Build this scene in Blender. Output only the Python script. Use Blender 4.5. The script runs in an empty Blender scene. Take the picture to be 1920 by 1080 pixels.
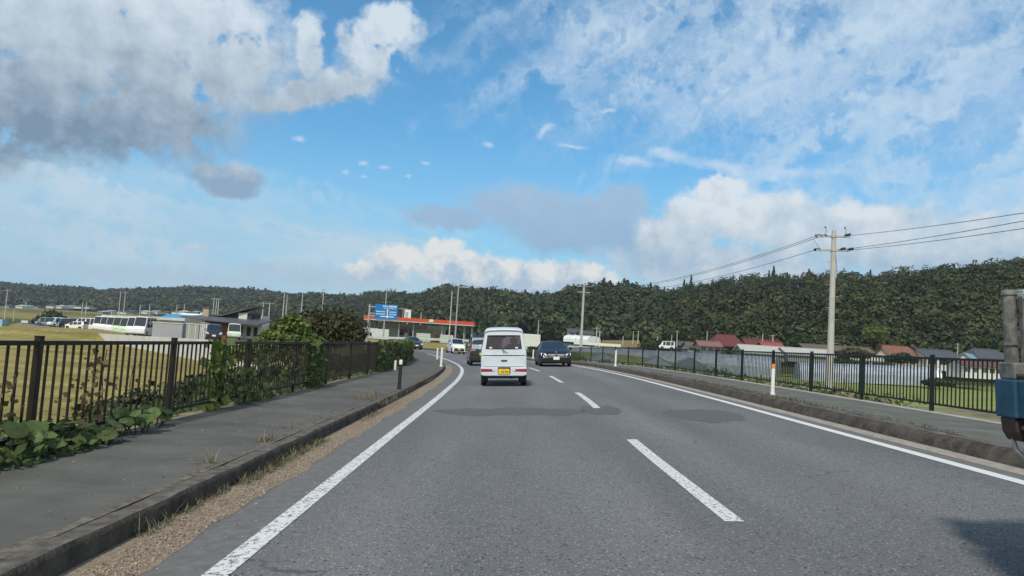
import bpy, math, random
import numpy as np
from mathutils import Matrix, Vector
R = math.radians
random.seed(7); rng = np.random.default_rng(7)
SC = bpy.context.scene
COL = SC.collection
# ------------------------------------------------------------------ camera
TH = R(3.5)                     # the road is banked on its left-hand bend, and the car (camera) with it
F = 1400.0
cam_d = bpy.data.cameras.new('camera'); cam_d.sensor_width = 36; cam_d.lens = F/1920*36
cam_d.clip_start = 0.1; cam_d.clip_end = 20000
cam = bpy.data.objects.new('camera', cam_d); COL.objects.link(cam); SC.camera = cam
pitch = math.atan(102/F); yaw = -math.atan(20/F)
CM = Matrix.Rotation(-TH, 4, 'Y') @ Matrix.Rotation(yaw, 4, 'Z') @ Matrix.Rotation(R(90)+pitch, 4, 'X')
CP = Vector((0, 0, 1.38))
cam.matrix_world = Matrix.Translation(CP) @ CM
# ------------------------------------------------------------------ exposure
SC.view_settings.view_transform = 'Standard'; SC.view_settings.look = 'None'
SC.view_settings.gamma = 1; SC.view_settings.exposure = 0.12
# ------------------------------------------------------------------ sun
SUN_EL, SUN_AZ = R(50), R(198)          # azimuth clockwise from +Y (ahead): from behind, a little to the left
sd = Vector((math.sin(SUN_AZ)*math.cos(SUN_EL), math.cos(SUN_AZ)*math.cos(SUN_EL), math.sin(SUN_EL)))
sl = bpy.data.lights.new('sun', 'SUN'); sl.energy = 3.0; sl.angle = R(6); sl.color = (1, .94, .84)
so = bpy.data.objects.new('sun', sl); COL.objects.link(so)
so.rotation_euler = sd.to_track_quat('Z', 'Y').to_euler()

def ray(px, py):
    v = CM @ Vector(((px-960)/F, -(py-540)/F, -1.0)); return v
def P(px, py, Y):                       # where the view ray meets the plane y = Y
    v = ray(px, py); return CP + v*(Y/v.y)
def G(px, py, z):                       # where it meets the level z
    v = ray(px, py); return CP + v*((z-CP.z)/v.z)
def yh(px): return 642+(px-940)*math.tan(TH)
# ------------------------------------------------------------------ sky
W = bpy.data.worlds.new('World'); SC.world = W; W.use_nodes = True
nt = W.node_tree; nt.nodes.clear(); N = nt.nodes; LK = nt.links
def nd(t, **k):
    n = N.new(t)
    for a, b in k.items(): setattr(n, a, b)
    return n
def inp(s, v):
    if hasattr(v, 'is_output') : LK.new(v, s)
    else: s.default_value = v
def M(op, a, b=0.0, c=0.0, clamp=False):
    n = nd('ShaderNodeMath', operation=op); n.use_clamp = clamp
    inp(n.inputs[0], a); inp(n.inputs[1], b); inp(n.inputs[2], c); return n.outputs[0]
def SS(x, lo, hi):
    n = nd('ShaderNodeMapRange', interpolation_type='SMOOTHSTEP'); inp(n.inputs[0], x)
    n.inputs[1].default_value = lo; n.inputs[2].default_value = hi; return n.outputs[0]
def MIX(f, a, b):
    n = nd('ShaderNodeMix', data_type='RGBA'); inp(n.inputs[0], f); inp(n.inputs[6], a); inp(n.inputs[7], b); return n.outputs[2]
def CMB(x, y, z=0.0):
    n = nd('ShaderNodeCombineXYZ'); inp(n.inputs[0], x); inp(n.inputs[1], y); inp(n.inputs[2], z); return n.outputs[0]
def NOISE(v, sc, det=6, rough=.55, dist=0.0, col=False):
    n = nd('ShaderNodeTexNoise'); inp(n.inputs['Vector'], v); n.inputs['Scale'].default_value = sc
    n.inputs['Detail'].default_value = det; n.inputs['Roughness'].default_value = rough; n.inputs['Distortion'].default_value = dist
    return n.outputs[1 if col else 0]
def VM(op, a, b):
    n = nd('ShaderNodeVectorMath', operation=op); inp(n.inputs[0], a); inp(n.inputs[1], b); return n.outputs[0]
tc = nd('ShaderNodeTexCoord')
sx = nd('ShaderNodeSeparateXYZ'); LK.new(tc.outputs['Generated'], sx.inputs[0])
sky = nd('ShaderNodeTexSky', sky_type='NISHITA'); sky.sun_disc = False
sky.sun_elevation = SUN_EL; sky.sun_rotation = SUN_AZ; sky.altitude = 50; sky.air_density = 1.0; sky.dust_density = .6; sky.ozone_density = 2.0
az = M('MULTIPLY', M('ARCTAN2', sx.outputs[0], sx.outputs[1]), 57.2958)
el = M('MULTIPLY', M('ARCSINE', sx.outputs[2]), 57.2958)
UV = CMB(az, el)
K = 1/.12                                # colours below are what the sky shows; K undoes the strength
def deg(px, py):
    v = ray(px, py).normalized(); return math.degrees(math.atan2(v.x, v.y)), math.degrees(math.asin(v.z))
PD = math.degrees(1/F)
nz = NOISE(UV, .22, 5, .55, 0, True)
wv = VM('SCALE', VM('SUBTRACT', nz, (.5, .5, .5)), (0, 0, 0)); wv.node.inputs['Scale'].default_value = 3.8
nz2 = NOISE(UV, .9, 5, .6, 0, True)
wv2 = VM('SCALE', VM('SUBTRACT', nz2, (.5, .5, .5)), (0, 0, 0)); wv2.node.inputs['Scale'].default_value = 1.7
UVW = VM('ADD', VM('ADD', UV, wv), wv2)
UVs = VM('ADD', UV, wv2)
wv3 = VM('SCALE', VM('SUBTRACT', nz2, (.5, .5, .5)), (0, 0, 0)); wv3.node.inputs['Scale'].default_value = .8
UVp = VM('ADD', UV, wv3)
def field(blobs, uv, dep=None):
    out = None                           # each blob waits for the one before: keeps the shader's stack small
    for b in blobs:
        a, e = deg(b[0], b[1]); rot = b[4] if len(b) > 4 else 0
        mp = nd('ShaderNodeMapping', vector_type='TEXTURE')
        w = out if out is not None else (dep if dep is not None else cur)
        ma = nd('ShaderNodeVectorMath', operation='MULTIPLY_ADD'); LK.new(w, ma.inputs[0]); ma.inputs[1].default_value = (1e-9, 1e-9, 1e-9); LK.new(uv, ma.inputs[2])
        LK.new(ma.outputs[0], mp.inputs[0])
        mp.inputs['Location'].default_value = (a, e, 0); mp.inputs['Rotation'].default_value = (0, 0, R(rot))
        mp.inputs['Scale'].default_value = (b[2]*PD, b[3]*PD, 1)
        ln = nd('ShaderNodeVectorMath', operation='LENGTH'); LK.new(mp.outputs[0], ln.inputs[0])
        v = M('SUBTRACT', 1.0, ln.outputs[1])
        out = v if out is None else M('SMOOTH_MAX', out, v, .25)
    return out
n_f = NOISE(UV, .55, 8, .62)             # puffs
n_s = NOISE(VM('ADD', UV, (1.1, 1.0, 0)), .55, 8, .62)   # same, sampled towards the sun
puff = M('MULTIPLY', M('SUBTRACT', n_f, n_s), 2.6)
n_l = NOISE(UV, .13, 4, .5)
def cumulus(base, blobs, lo, hi, dark, bright, vmid, vh, uv=None, amp=1.0, op=1.0, k=1.0, bias=0.0):
    f = field(blobs, uv or UVW)
    f = M('ADD', f, M('MULTIPLY', M('SUBTRACT', n_f, .5), amp))
    m = M('MULTIPLY', SS(f, lo, hi), op)
    e0 = deg(960, vmid)[1]
    L = M('ADD', M('MULTIPLY', M('SUBTRACT', el, e0), 1/(vh*PD)), .5+bias)
    L = M('ADD', L, M('MULTIPLY', puff, k)); L = M('ADD', L, M('MULTIPLY', M('SUBTRACT', n_l, .5), 1.6*k), clamp=True)
    return MIX(m, base, MIX(L, tuple(x*K for x in dark)+(1,), tuple(x*K for x in bright)+(1,)))
def lin(r, g, b):
    return tuple(((c/255+.055)/1.055)**2.4 if c > 10 else c/255/12.92 for c in (r, g, b))
# clear sky: Nishita, tinted slightly so that it sits at the blue of the photograph
tint = nd('ShaderNodeMix', data_type='RGBA', blend_type='MULTIPLY'); tint.inputs[0].default_value = 1
LK.new(sky.outputs[0], tint.inputs[6]); tint.inputs[7].default_value = (.50, 1.06, 1.22, 1)
cur = tint.outputs[2]
# pale low sky
low = M('SUBTRACT', 1.0, SS(el, -1, 17))
lf = M('MULTIPLY', low, M('ADD', .62, M('MULTIPLY', SS(az, 12, -34), .4)), clamp=True)
cur = MIX(lf, cur, tuple(x*K for x in lin(166, 202, 226))+(1,))
# cirrus on a flat high layer
zc = M('MAXIMUM', sx.outputs[2], .03)
pl = CMB(M('DIVIDE', sx.outputs[0], zc), M('DIVIDE', sx.outputs[1], zc))
def streak(rot, sc, nsc, seed, det=9, rough=.62, dist=.6):
    mp = nd('ShaderNodeMapping'); LK.new(pl, mp.inputs[0]); mp.inputs['Rotation'].default_value = (0, 0, R(rot))
    mp.inputs['Scale'].default_value = sc; mp.inputs['Location'].default_value = (seed, seed*1.7, 0)
    return NOISE(mp.outputs[0], nsc, det, rough, dist)
def streak2(rot, sx_, sy_, seed, uv, det=8, rough=.6, dist=.35):
    mp = nd('ShaderNodeMapping'); inp(mp.inputs[0], uv); mp.inputs['Rotation'].default_value = (0, 0, R(-rot))
    m2 = nd('ShaderNodeMapping'); LK.new(mp.outputs[0], m2.inputs[0]); m2.inputs['Scale'].default_value = (sx_, sy_, 1); m2.inputs['Location'].default_value = (seed, seed*1.7, 0)
    return NOISE(m2.outputs[0], 1.0, det, rough, dist)
ci = M('ADD', M('MULTIPLY', streak2(33, .07, .34, 3.1, UVW), .80), M('MULTIPLY', n_f, .26))
reg = M('ADD', field([(1500, 60, 620, 260), (1800, 260, 420, 260), (1150, 60, 200, 90), (1400, 160, 330, 110, 0)], UVW), 0.15)
cm = M('MULTIPLY', SS(M('ADD', ci, M('MULTIPLY', reg, .33)), .48, 1.0), .84, clamp=True)
cur = MIX(cm, cur, tuple(x*K for x in lin(203, 221, 236))+(1,))
ci2 = M('ADD', streak2(-9, .035, .40, 9.2, UVs, 8), M('MULTIPLY', field([(150, 400, 600, 130, -6), (560, 470, 480, 80, -4), (40, 330, 260, 60, -20)], UVW), .34))
cm2 = M('MULTIPLY', SS(ci2, .40, .86), .85, clamp=True)
cur = MIX(cm2, cur, tuple(x*K for x in lin(200, 220, 232))+(1,))
# wisps and little puffs
cur = cumulus(cur, [(1075, 275, 40, 6, -5), (1190, 302, 70, 12, -8), (1255, 290, 60, 16, -12), (1350, 312, 110, 16, -9), (1480, 325, 130, 20, 0),
    (1022, 245, 30, 12, 35), (560, 262, 16, 8), (683, 305, 12, 7), (720, 316, 16, 6), (648, 322, 9, 6), (797, 306, 14, 6), (764, 328, 10, 6), (917, 272, 16, 8), (680, 332, 10, 5),
    (1140, 208, 22, 6)],
    .0, 1.05, lin(180, 208, 235), lin(215, 228, 242), 290, 200, UVp, 1.2, .62, .5, .3)
# grey middle clouds
cur = cumulus(cur, [(985, 390, 135, 50), (1060, 440, 125, 44), (1165, 378, 60, 40), (1120, 405, 80, 40), (840, 408, 100, 26), (1180, 440, 90, 50)],
    -.16, .5, lin(146, 174, 204), lin(172, 192, 212), 400, 140, UVs, .6, .8, .3)
cur = cumulus(cur, [(1352, 356, 62, 30), (1300, 400, 75, 40), (1270, 445, 90, 55), (1420, 410, 150, 60), (1560, 430, 180, 60), (1700, 460, 230, 60), (1350, 500, 260, 50), (1640, 420, 120, 40), (1850, 460, 150, 70)],
    -.06, .42, lin(168, 192, 212), lin(224, 231, 235), 410, 170, UVs, .75, .95, .6, .12)
# low bank along the horizon
cur = cumulus(cur, [(300, 520, 300, 24), (600, 520, 240, 30), (1000, 535, 260, 30), (1400, 540, 300, 40), (500, 500, 60, 18), (370, 468, 34, 10), (150, 503, 36, 7)],
    -.1, .7, lin(176, 202, 220), lin(220, 228, 232), 505, 60, UVs, .8, .85, .5)
cur = cumulus(cur, [(742, 488, 70, 36), (834, 470, 46, 30), (700, 505, 60, 26), (880, 508, 140, 38), (960, 522, 170, 38), (1060, 515, 110, 32)],
    -.05, .38, lin(176, 198, 218), lin(238, 238, 232), 500, 56, UVs, 1.0, .97, 1.2, .25)
cur = cumulus(cur, [(395, 328, 44, 24), (445, 332, 54, 32), (430, 355, 60, 20)], -.06, .45, lin(138, 165, 192), lin(214, 222, 229), 352, 70, UVp, .6, .97, .4)
cur = cumulus(cur, [(210, 60, 340, 190), (60, 190, 330, 90), (230, 200, 220, 70), (420, 90, 130, 110), (560, 175, 110, 34, 12), (640, 155, 80, 40), (700, 95, 80, 62, 20), (735, 45, 60, 40), (575, 90, 34, 60, -8), (100, 30, 400, 160), (-150, 100, 300, 200), (60, 130, 260, 150)],
    -.07, .42, lin(116, 140, 163), lin(208, 221, 231), 205, 290, UVW, .26, .98, .30, .08)
# unseen white cloud added overhead and behind, to give neutral fill light
bk = M('ADD', M('MULTIPLY', sx.outputs[1], -1.0), M('MULTIPLY', M('SUBTRACT', n_l, .5), 1.2))
cur = MIX(M('MULTIPLY', SS(bk, -.35, .35), .8), cur, tuple(x*K for x in (.66, .65, .62))+(1,))
bg = nd('ShaderNodeBackground'); LK.new(cur, bg.inputs[0]); bg.inputs[1].default_value = .12
wo = nd('ShaderNodeOutputWorld'); LK.new(bg.outputs[0], wo.inputs[0])
W.cycles.sampling_method = 'MANUAL'; W.cycles.sample_map_resolution = 256
# ================================================================== helpers
def mat(name, col, rough=.6, metal=0.0, var=0.0, vs=4.0, col2=None, bump=0.0, bs=40.0, spec=.5, lo=.35, hi=.65, coat=0.0, coord='Object', stretch=None, emit=None):
    m = bpy.data.materials.new(name); m.use_nodes = True; t = m.node_tree; b = t.nodes['Principled BSDF']
    b.inputs['Roughness'].default_value = rough; b.inputs['Metallic'].default_value = metal
    b.inputs['Specular IOR Level'].default_value = spec; b.inputs['Coat Weight'].default_value = coat
    c = tuple(col)+(1,); b.inputs['Base Color'].default_value = c
    if col2 is not None or var > 0:
        if col2 is None: col2 = tuple(min(1, x*(1+var)) for x in col); c = tuple(x*(1-var) for x in col)+(1,)
        tc_ = t.nodes.new('ShaderNodeTexCoord'); src = tc_.outputs[coord]
        if stretch:
            mp = t.nodes.new('ShaderNodeMapping'); mp.inputs['Scale'].default_value = stretch; t.links.new(src, mp.inputs[0]); src = mp.outputs[0]
        n = t.nodes.new('ShaderNodeTexNoise'); n.inputs['Scale'].default_value = vs; n.inputs['Detail'].default_value = 6; n.inputs['Roughness'].default_value = .65
        t.links.new(src, n.inputs[0])
        r = t.nodes.new('ShaderNodeMapRange'); r.inputs[1].default_value = lo; r.inputs[2].default_value = hi; t.links.new(n.outputs[0], r.inputs[0])
        x = t.nodes.new('ShaderNodeMix'); x.data_type = 'RGBA'; x.inputs[6].default_value = c; x.inputs[7].default_value = tuple(col2)+(1,)
        t.links.new(r.outputs[0], x.inputs[0]); t.links.new(x.outputs[2], b.inputs['Base Color'])
    if bump:
        tc_ = t.nodes.new('ShaderNodeTexCoord'); n = t.nodes.new('ShaderNodeTexNoise'); n.inputs['Scale'].default_value = bs; n.inputs['Detail'].default_value = 4
        t.links.new(tc_.outputs['Object'], n.inputs[0]); bp = t.nodes.new('ShaderNodeBump'); bp.inputs['Strength'].default_value = bump; bp.inputs['Distance'].default_value = .02
        t.links.new(n.outputs[0], bp.inputs['Height']); t.links.new(bp.outputs[0], b.inputs['Normal'])
    if emit: b.inputs['Emission Color'].default_value = tuple(emit)+(1,); b.inputs['Emission Strength'].default_value = 1
    return m
def leafmat(name, c1, c2, vs=1.2, trans=.25):
    m = mat(name, c1, .55, 0, vs=vs, col2=c2, spec=.3, lo=.3, hi=.7)
    t = m.node_tree; b = t.nodes['Principled BSDF']; o = t.nodes['Material Output']
    # per-leaf tint stored on the mesh
    a = t.nodes.new('ShaderNodeAttribute'); a.attribute_name = 'tint'
    x = t.nodes.new('ShaderNodeMix'); x.data_type = 'RGBA'; x.blend_type = 'MULTIPLY'; x.inputs[0].default_value = 1
    src = b.inputs['Base Color'].links[0].from_socket
    t.links.new(src, x.inputs[6]); t.links.new(a.outputs['Color'], x.inputs[7]); t.links.new(x.outputs[2], b.inputs['Base Color'])
    tr = t.nodes.new('ShaderNodeBsdfTranslucent'); t.links.new(x.outputs[2], tr.inputs[0])
    ms = t.nodes.new('ShaderNodeMixShader'); ms.inputs[0].default_value = trans
    t.links.new(b.outputs[0], ms.inputs[1]); t.links.new(tr.outputs[0], ms.inputs[2]); t.links.new(ms.outputs[0], o.inputs[0])
    return m
def tag(o, label=None, cat=None, group=None, kind=None):
    for k, v in (('label', label), ('category', cat), ('group', group), ('kind', kind)):
        if v: o[k] = v
    return o
def empty(name, loc=(0,0,0), rot=(0,0,0), label=None, cat=None, group=None):
    o = bpy.data.objects.new(name, None); COL.objects.link(o); o.location = loc; o.rotation_euler = rot; o.empty_display_size = .2
    return tag(o, label, cat, group)
def copy_tree(o, parent=None):
    c = o.copy(); COL.objects.link(c); c.parent = parent
    for ch in list(o.children):
        copy_tree(ch, c)
    return c
def relabel(o, label, loc=None, rot=None, sc=None):
    o['label'] = label
    if loc is not None: o.location = loc
    if rot is not None: o.rotation_euler = rot
    if sc is not None: o.scale = sc
    return o
class MB:
    def __init__(s): s.v = []; s.f = []
    def add(s, vs, fs):
        n = len(s.v); s.v += [tuple(p) for p in vs]; s.f += [tuple(i+n for i in f) for f in fs]; return s
    def box(s, x0, x1, y0, y1, z0, z1, T=None):
        vs = [Vector(p) for p in ((x0,y0,z0),(x1,y0,z0),(x1,y1,z0),(x0,y1,z0),(x0,y0,z1),(x1,y0,z1),(x1,y1,z1),(x0,y1,z1))]
        if T: vs = [T @ p for p in vs]
        return s.add(vs, [(0,3,2,1),(4,5,6,7),(0,1,5,4),(1,2,6,5),(2,3,7,6),(3,0,4,7)])
    def cyl(s, p0, p1, r0, r1=None, n=12, cap=True):
        if r1 is None: r1 = r0
        p0 = Vector(p0); p1 = Vector(p1); d = (p1-p0).normalized()
        a = d.orthogonal().normalized(); b = d.cross(a)
        vs = []
        for p, r in ((p0, r0), (p1, r1)):
            for i in range(n):
                t = 2*math.pi*i/n; vs.append(p + a*(r*math.cos(t)) + b*(r*math.sin(t)))
        fs = [(i, (i+1)%n, n+(i+1)%n, n+i) for i in range(n)]
        if cap: fs += [tuple(range(n))[::-1], tuple(range(n, 2*n))]
        return s.add(vs, fs)
    def tube(s, pts, r, n=6):
        pts = [Vector(p) for p in pts]; rs = r if isinstance(r, (list, tuple)) else [r]*len(pts)
        vs = []; fs = []; ref = Vector((.31, .22, .93))
        for k, p in enumerate(pts):
            d = (pts[min(k+1, len(pts)-1)] - pts[max(k-1, 0)]).normalized()
            a = d.cross(ref); a = a.normalized() if a.length > 1e-4 else d.orthogonal().normalized(); b = d.cross(a)
            for i in range(n):
                t = 2*math.pi*i/n; vs.append(p + a*(rs[k]*math.cos(t)) + b*(rs[k]*math.sin(t)))
        for k in range(len(pts)-1):
            for i in range(n): fs.append((k*n+i, k*n+(i+1)%n, (k+1)*n+(i+1)%n, (k+1)*n+i))
        fs += [tuple(range(n))[::-1], tuple(range((len(pts)-1)*n, len(pts)*n))]
        return s.add(vs, fs)
    def prism(s, poly, axis, a, b):      # poly: 2-D points; axis 'x','y','z' gives the extrusion axis
        n = len(poly)
        def mk(p, t): return (t, p[0], p[1]) if axis == 'x' else (p[0], t, p[1]) if axis == 'y' else (p[0], p[1], t)
        return s.add([mk(p, a) for p in poly]+[mk(p, b) for p in poly],
                     [tuple(range(n))[::-1], tuple(range(n, 2*n))]+[(i, (i+1)%n, n+(i+1)%n, n+i) for i in range(n)])
    def build(s, name, m, parent=None, smooth=False, bevel=0.0, seg=2):
        me = bpy.data.meshes.new(name); me.from_pydata(s.v, [], s.f); me.materials.append(m); me.validate()
        import bmesh
        bm = bmesh.new(); bm.from_mesh(me); bmesh.ops.recalc_face_normals(bm, faces=bm.faces); bm.to_mesh(me); bm.free()
        if smooth: me.shade_smooth()
        o = bpy.data.objects.new(name, me); COL.objects.link(o); o.parent = parent
        if bevel:
            b = o.modifiers.new('bevel', 'BEVEL'); b.width = bevel; b.segments = seg; b.limit_method = 'ANGLE'; b.angle_limit = R(40)
        return o
def np_mesh(name, V, Fq, m, parent=None, col=None, smooth=False):
    me = bpy.data.meshes.new(name); k = Fq.shape[1]
    me.vertices.add(len(V)); me.vertices.foreach_set('co', np.ascontiguousarray(V, dtype=np.float32).ravel())
    me.loops.add(Fq.size); me.loops.foreach_set('vertex_index', np.ascontiguousarray(Fq, dtype=np.int32).ravel())
    me.polygons.add(len(Fq)); me.polygons.foreach_set('loop_start', np.arange(0, Fq.size, k, dtype=np.int32))
    me.update(calc_edges=True)
    if col is not None:
        a = me.color_attributes.new('tint', 'FLOAT_COLOR', 'POINT')
        a.data.foreach_set('color', np.concatenate([col, np.ones((len(col), 1))], 1).astype(np.float32).ravel())
    me.materials.append(m)
    if smooth: me.shade_smooth()
    o = bpy.data.objects.new(name, me); COL.objects.link(o); o.parent = parent
    return o
def leaf_quads(C, Nn, size, jit=.5, aspect=1.5, tint=None):
    """a leaf-shaped quad at each centre C, facing roughly Nn"""
    n = len(C); Nn = Nn + rng.normal(0, jit, (n, 3)); Nn /= np.linalg.norm(Nn, axis=1, keepdims=True)
    a = np.cross(Nn, rng.normal(0, 1, (n, 3))); a /= np.linalg.norm(a, axis=1, keepdims=True); b = np.cross(Nn, a)
    sz = (np.asarray(size)*rng.uniform(.6, 1.3, n))[:, None]
    V = np.stack([C-a*sz*aspect*.5, C-b*sz*.5+Nn*sz*.08, C+a*sz*aspect*.5, C+b*sz*.5+Nn*sz*.08], 1).reshape(-1, 3)
    Fq = np.arange(n*4).reshape(n, 4)
    if tint is None: tint = np.repeat(rng.uniform(.6, 1.35, (n, 1)), 3, 1)
    return V, Fq, np.repeat(tint, 4, 0)
def text_mesh(s, name, size, m, parent, loc, rot, ext=.002):
    cu = bpy.data.curves.new(name, 'FONT'); cu.body = s; cu.size = size; cu.align_x = 'CENTER'; cu.align_y = 'CENTER'; cu.extrude = ext
    t = bpy.data.objects.new(name, cu); COL.objects.link(t)
    dg = bpy.context.evaluated_depsgraph_get(); me = bpy.data.meshes.new_from_object(t.evaluated_get(dg)); bpy.data.objects.remove(t)
    me.name = name; me.materials.clear(); me.materials.append(m)
    o = bpy.data.objects.new(name, me); COL.objects.link(o); o.parent = parent; o.location = loc; o.rotation_euler = rot
    return o
def hsh(x, y): return 0
# ================================================================== road path
PATH = [(0,-45),(0,-30),(0,-15),(0,0),(.05,10),(.12,20),(.05,30),(-.4,40),(-1.4,50),(-2.95,60),(-5.1,70),(-8.1,79.5),(-12.2,88),(-18.8,96.5),(-29,104),(-48,111),(-75,116),(-110,123),(-160,132)]
def catmull(pts, n=12):
    out = []
    p = [np.array(q, float) for q in pts]; p = [2*p[0]-p[1]]+p+[2*p[-1]-p[-2]]
    for i in range(1, len(p)-2):
        for k in range(n):
            t = k/n
            out.append(.5*((2*p[i])+(-p[i-1]+p[i+1])*t+(2*p[i-1]-5*p[i]+4*p[i+1]-p[i+2])*t*t+(-p[i-1]+3*p[i]-3*p[i+1]+p[i+2])*t**3))
    out.append(p[-2]); return np.array(out)
PT = catmull(PATH); seg = np.linalg.norm(np.diff(PT, axis=0), axis=1); PS = np.concatenate([[0], np.cumsum(seg)])
i0 = np.argmin(np.abs(PT[:, 1])+np.abs(PT[:, 0])); PS = PS-PS[i0]          # s = 0 at the camera
def sst(x, a, b):
    t = np.clip((x-a)/(b-a), 0, 1); return t*t*(3-2*t)
def rz(s, d):
    return -.12*sst(s, 30, 62) + d*math.tan(TH)*(1-sst(s, 42, 75))
def rp(s, d, dz=0.0):
    x = np.interp(s, PS, PT[:, 0]); y = np.interp(s, PS, PT[:, 1])
    e = 1.0; tx = np.interp(s+e, PS, PT[:, 0])-np.interp(s-e, PS, PT[:, 0]); ty = np.interp(s+e, PS, PT[:, 1])-np.interp(s-e, PS, PT[:, 1]); l = math.hypot(tx, ty) or 1
    tx /= l; ty /= l
    return Vector((x+ty*d, y-tx*d, float(rz(s, d))+dz))
def heading(s):
    a = rp(s-1, 0); b = rp(s+1, 0); return math.atan2(-(b.x-a.x), b.y-a.y)
def bank(s): return TH*(1-float(sst(s, 42, 75)))
SMAX = float(PS[np.argmin(np.abs(PT[:, 0]+42)+np.where(PT[:, 1] < 50, 999, 0))])
def sgrid(s0, s1, step=None):
    out = [s0]; s = s0
    while s < s1:
        st = step or max(.4, min(2.0, abs(s)*.05)); s += st; out.append(min(s, s1))
    return out
def strip(name, prof, s0, s1, m, step=None, kind='structure', parent=None, wob=None, smooth=False, closed=False):
    """prof(s) -> list of (d, dz above the road plane); lofted along the road"""
    V = []; Fq = []; ss = sgrid(s0, s1, step); k = None
    for s in ss:
        pr = prof(s); k = len(pr)
        for d, dz in pr: V.append(tuple(rp(s, d, dz)))
    for i in range(len(ss)-1):
        for j in range(k-1): Fq.append((i*k+j, i*k+j+1, (i+1)*k+j+1, (i+1)*k+j))
    o = np_mesh(name, np.array(V), np.array(Fq), m, parent, smooth=smooth)
    if kind: o['kind'] = kind
    return o
def wn(s, k, a):                          # smooth wobble along the road
    return a*(math.sin(s*k)+.6*math.sin(s*k*2.31+1.3)+.4*math.sin(s*k*5.17+4.0))/2
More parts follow.
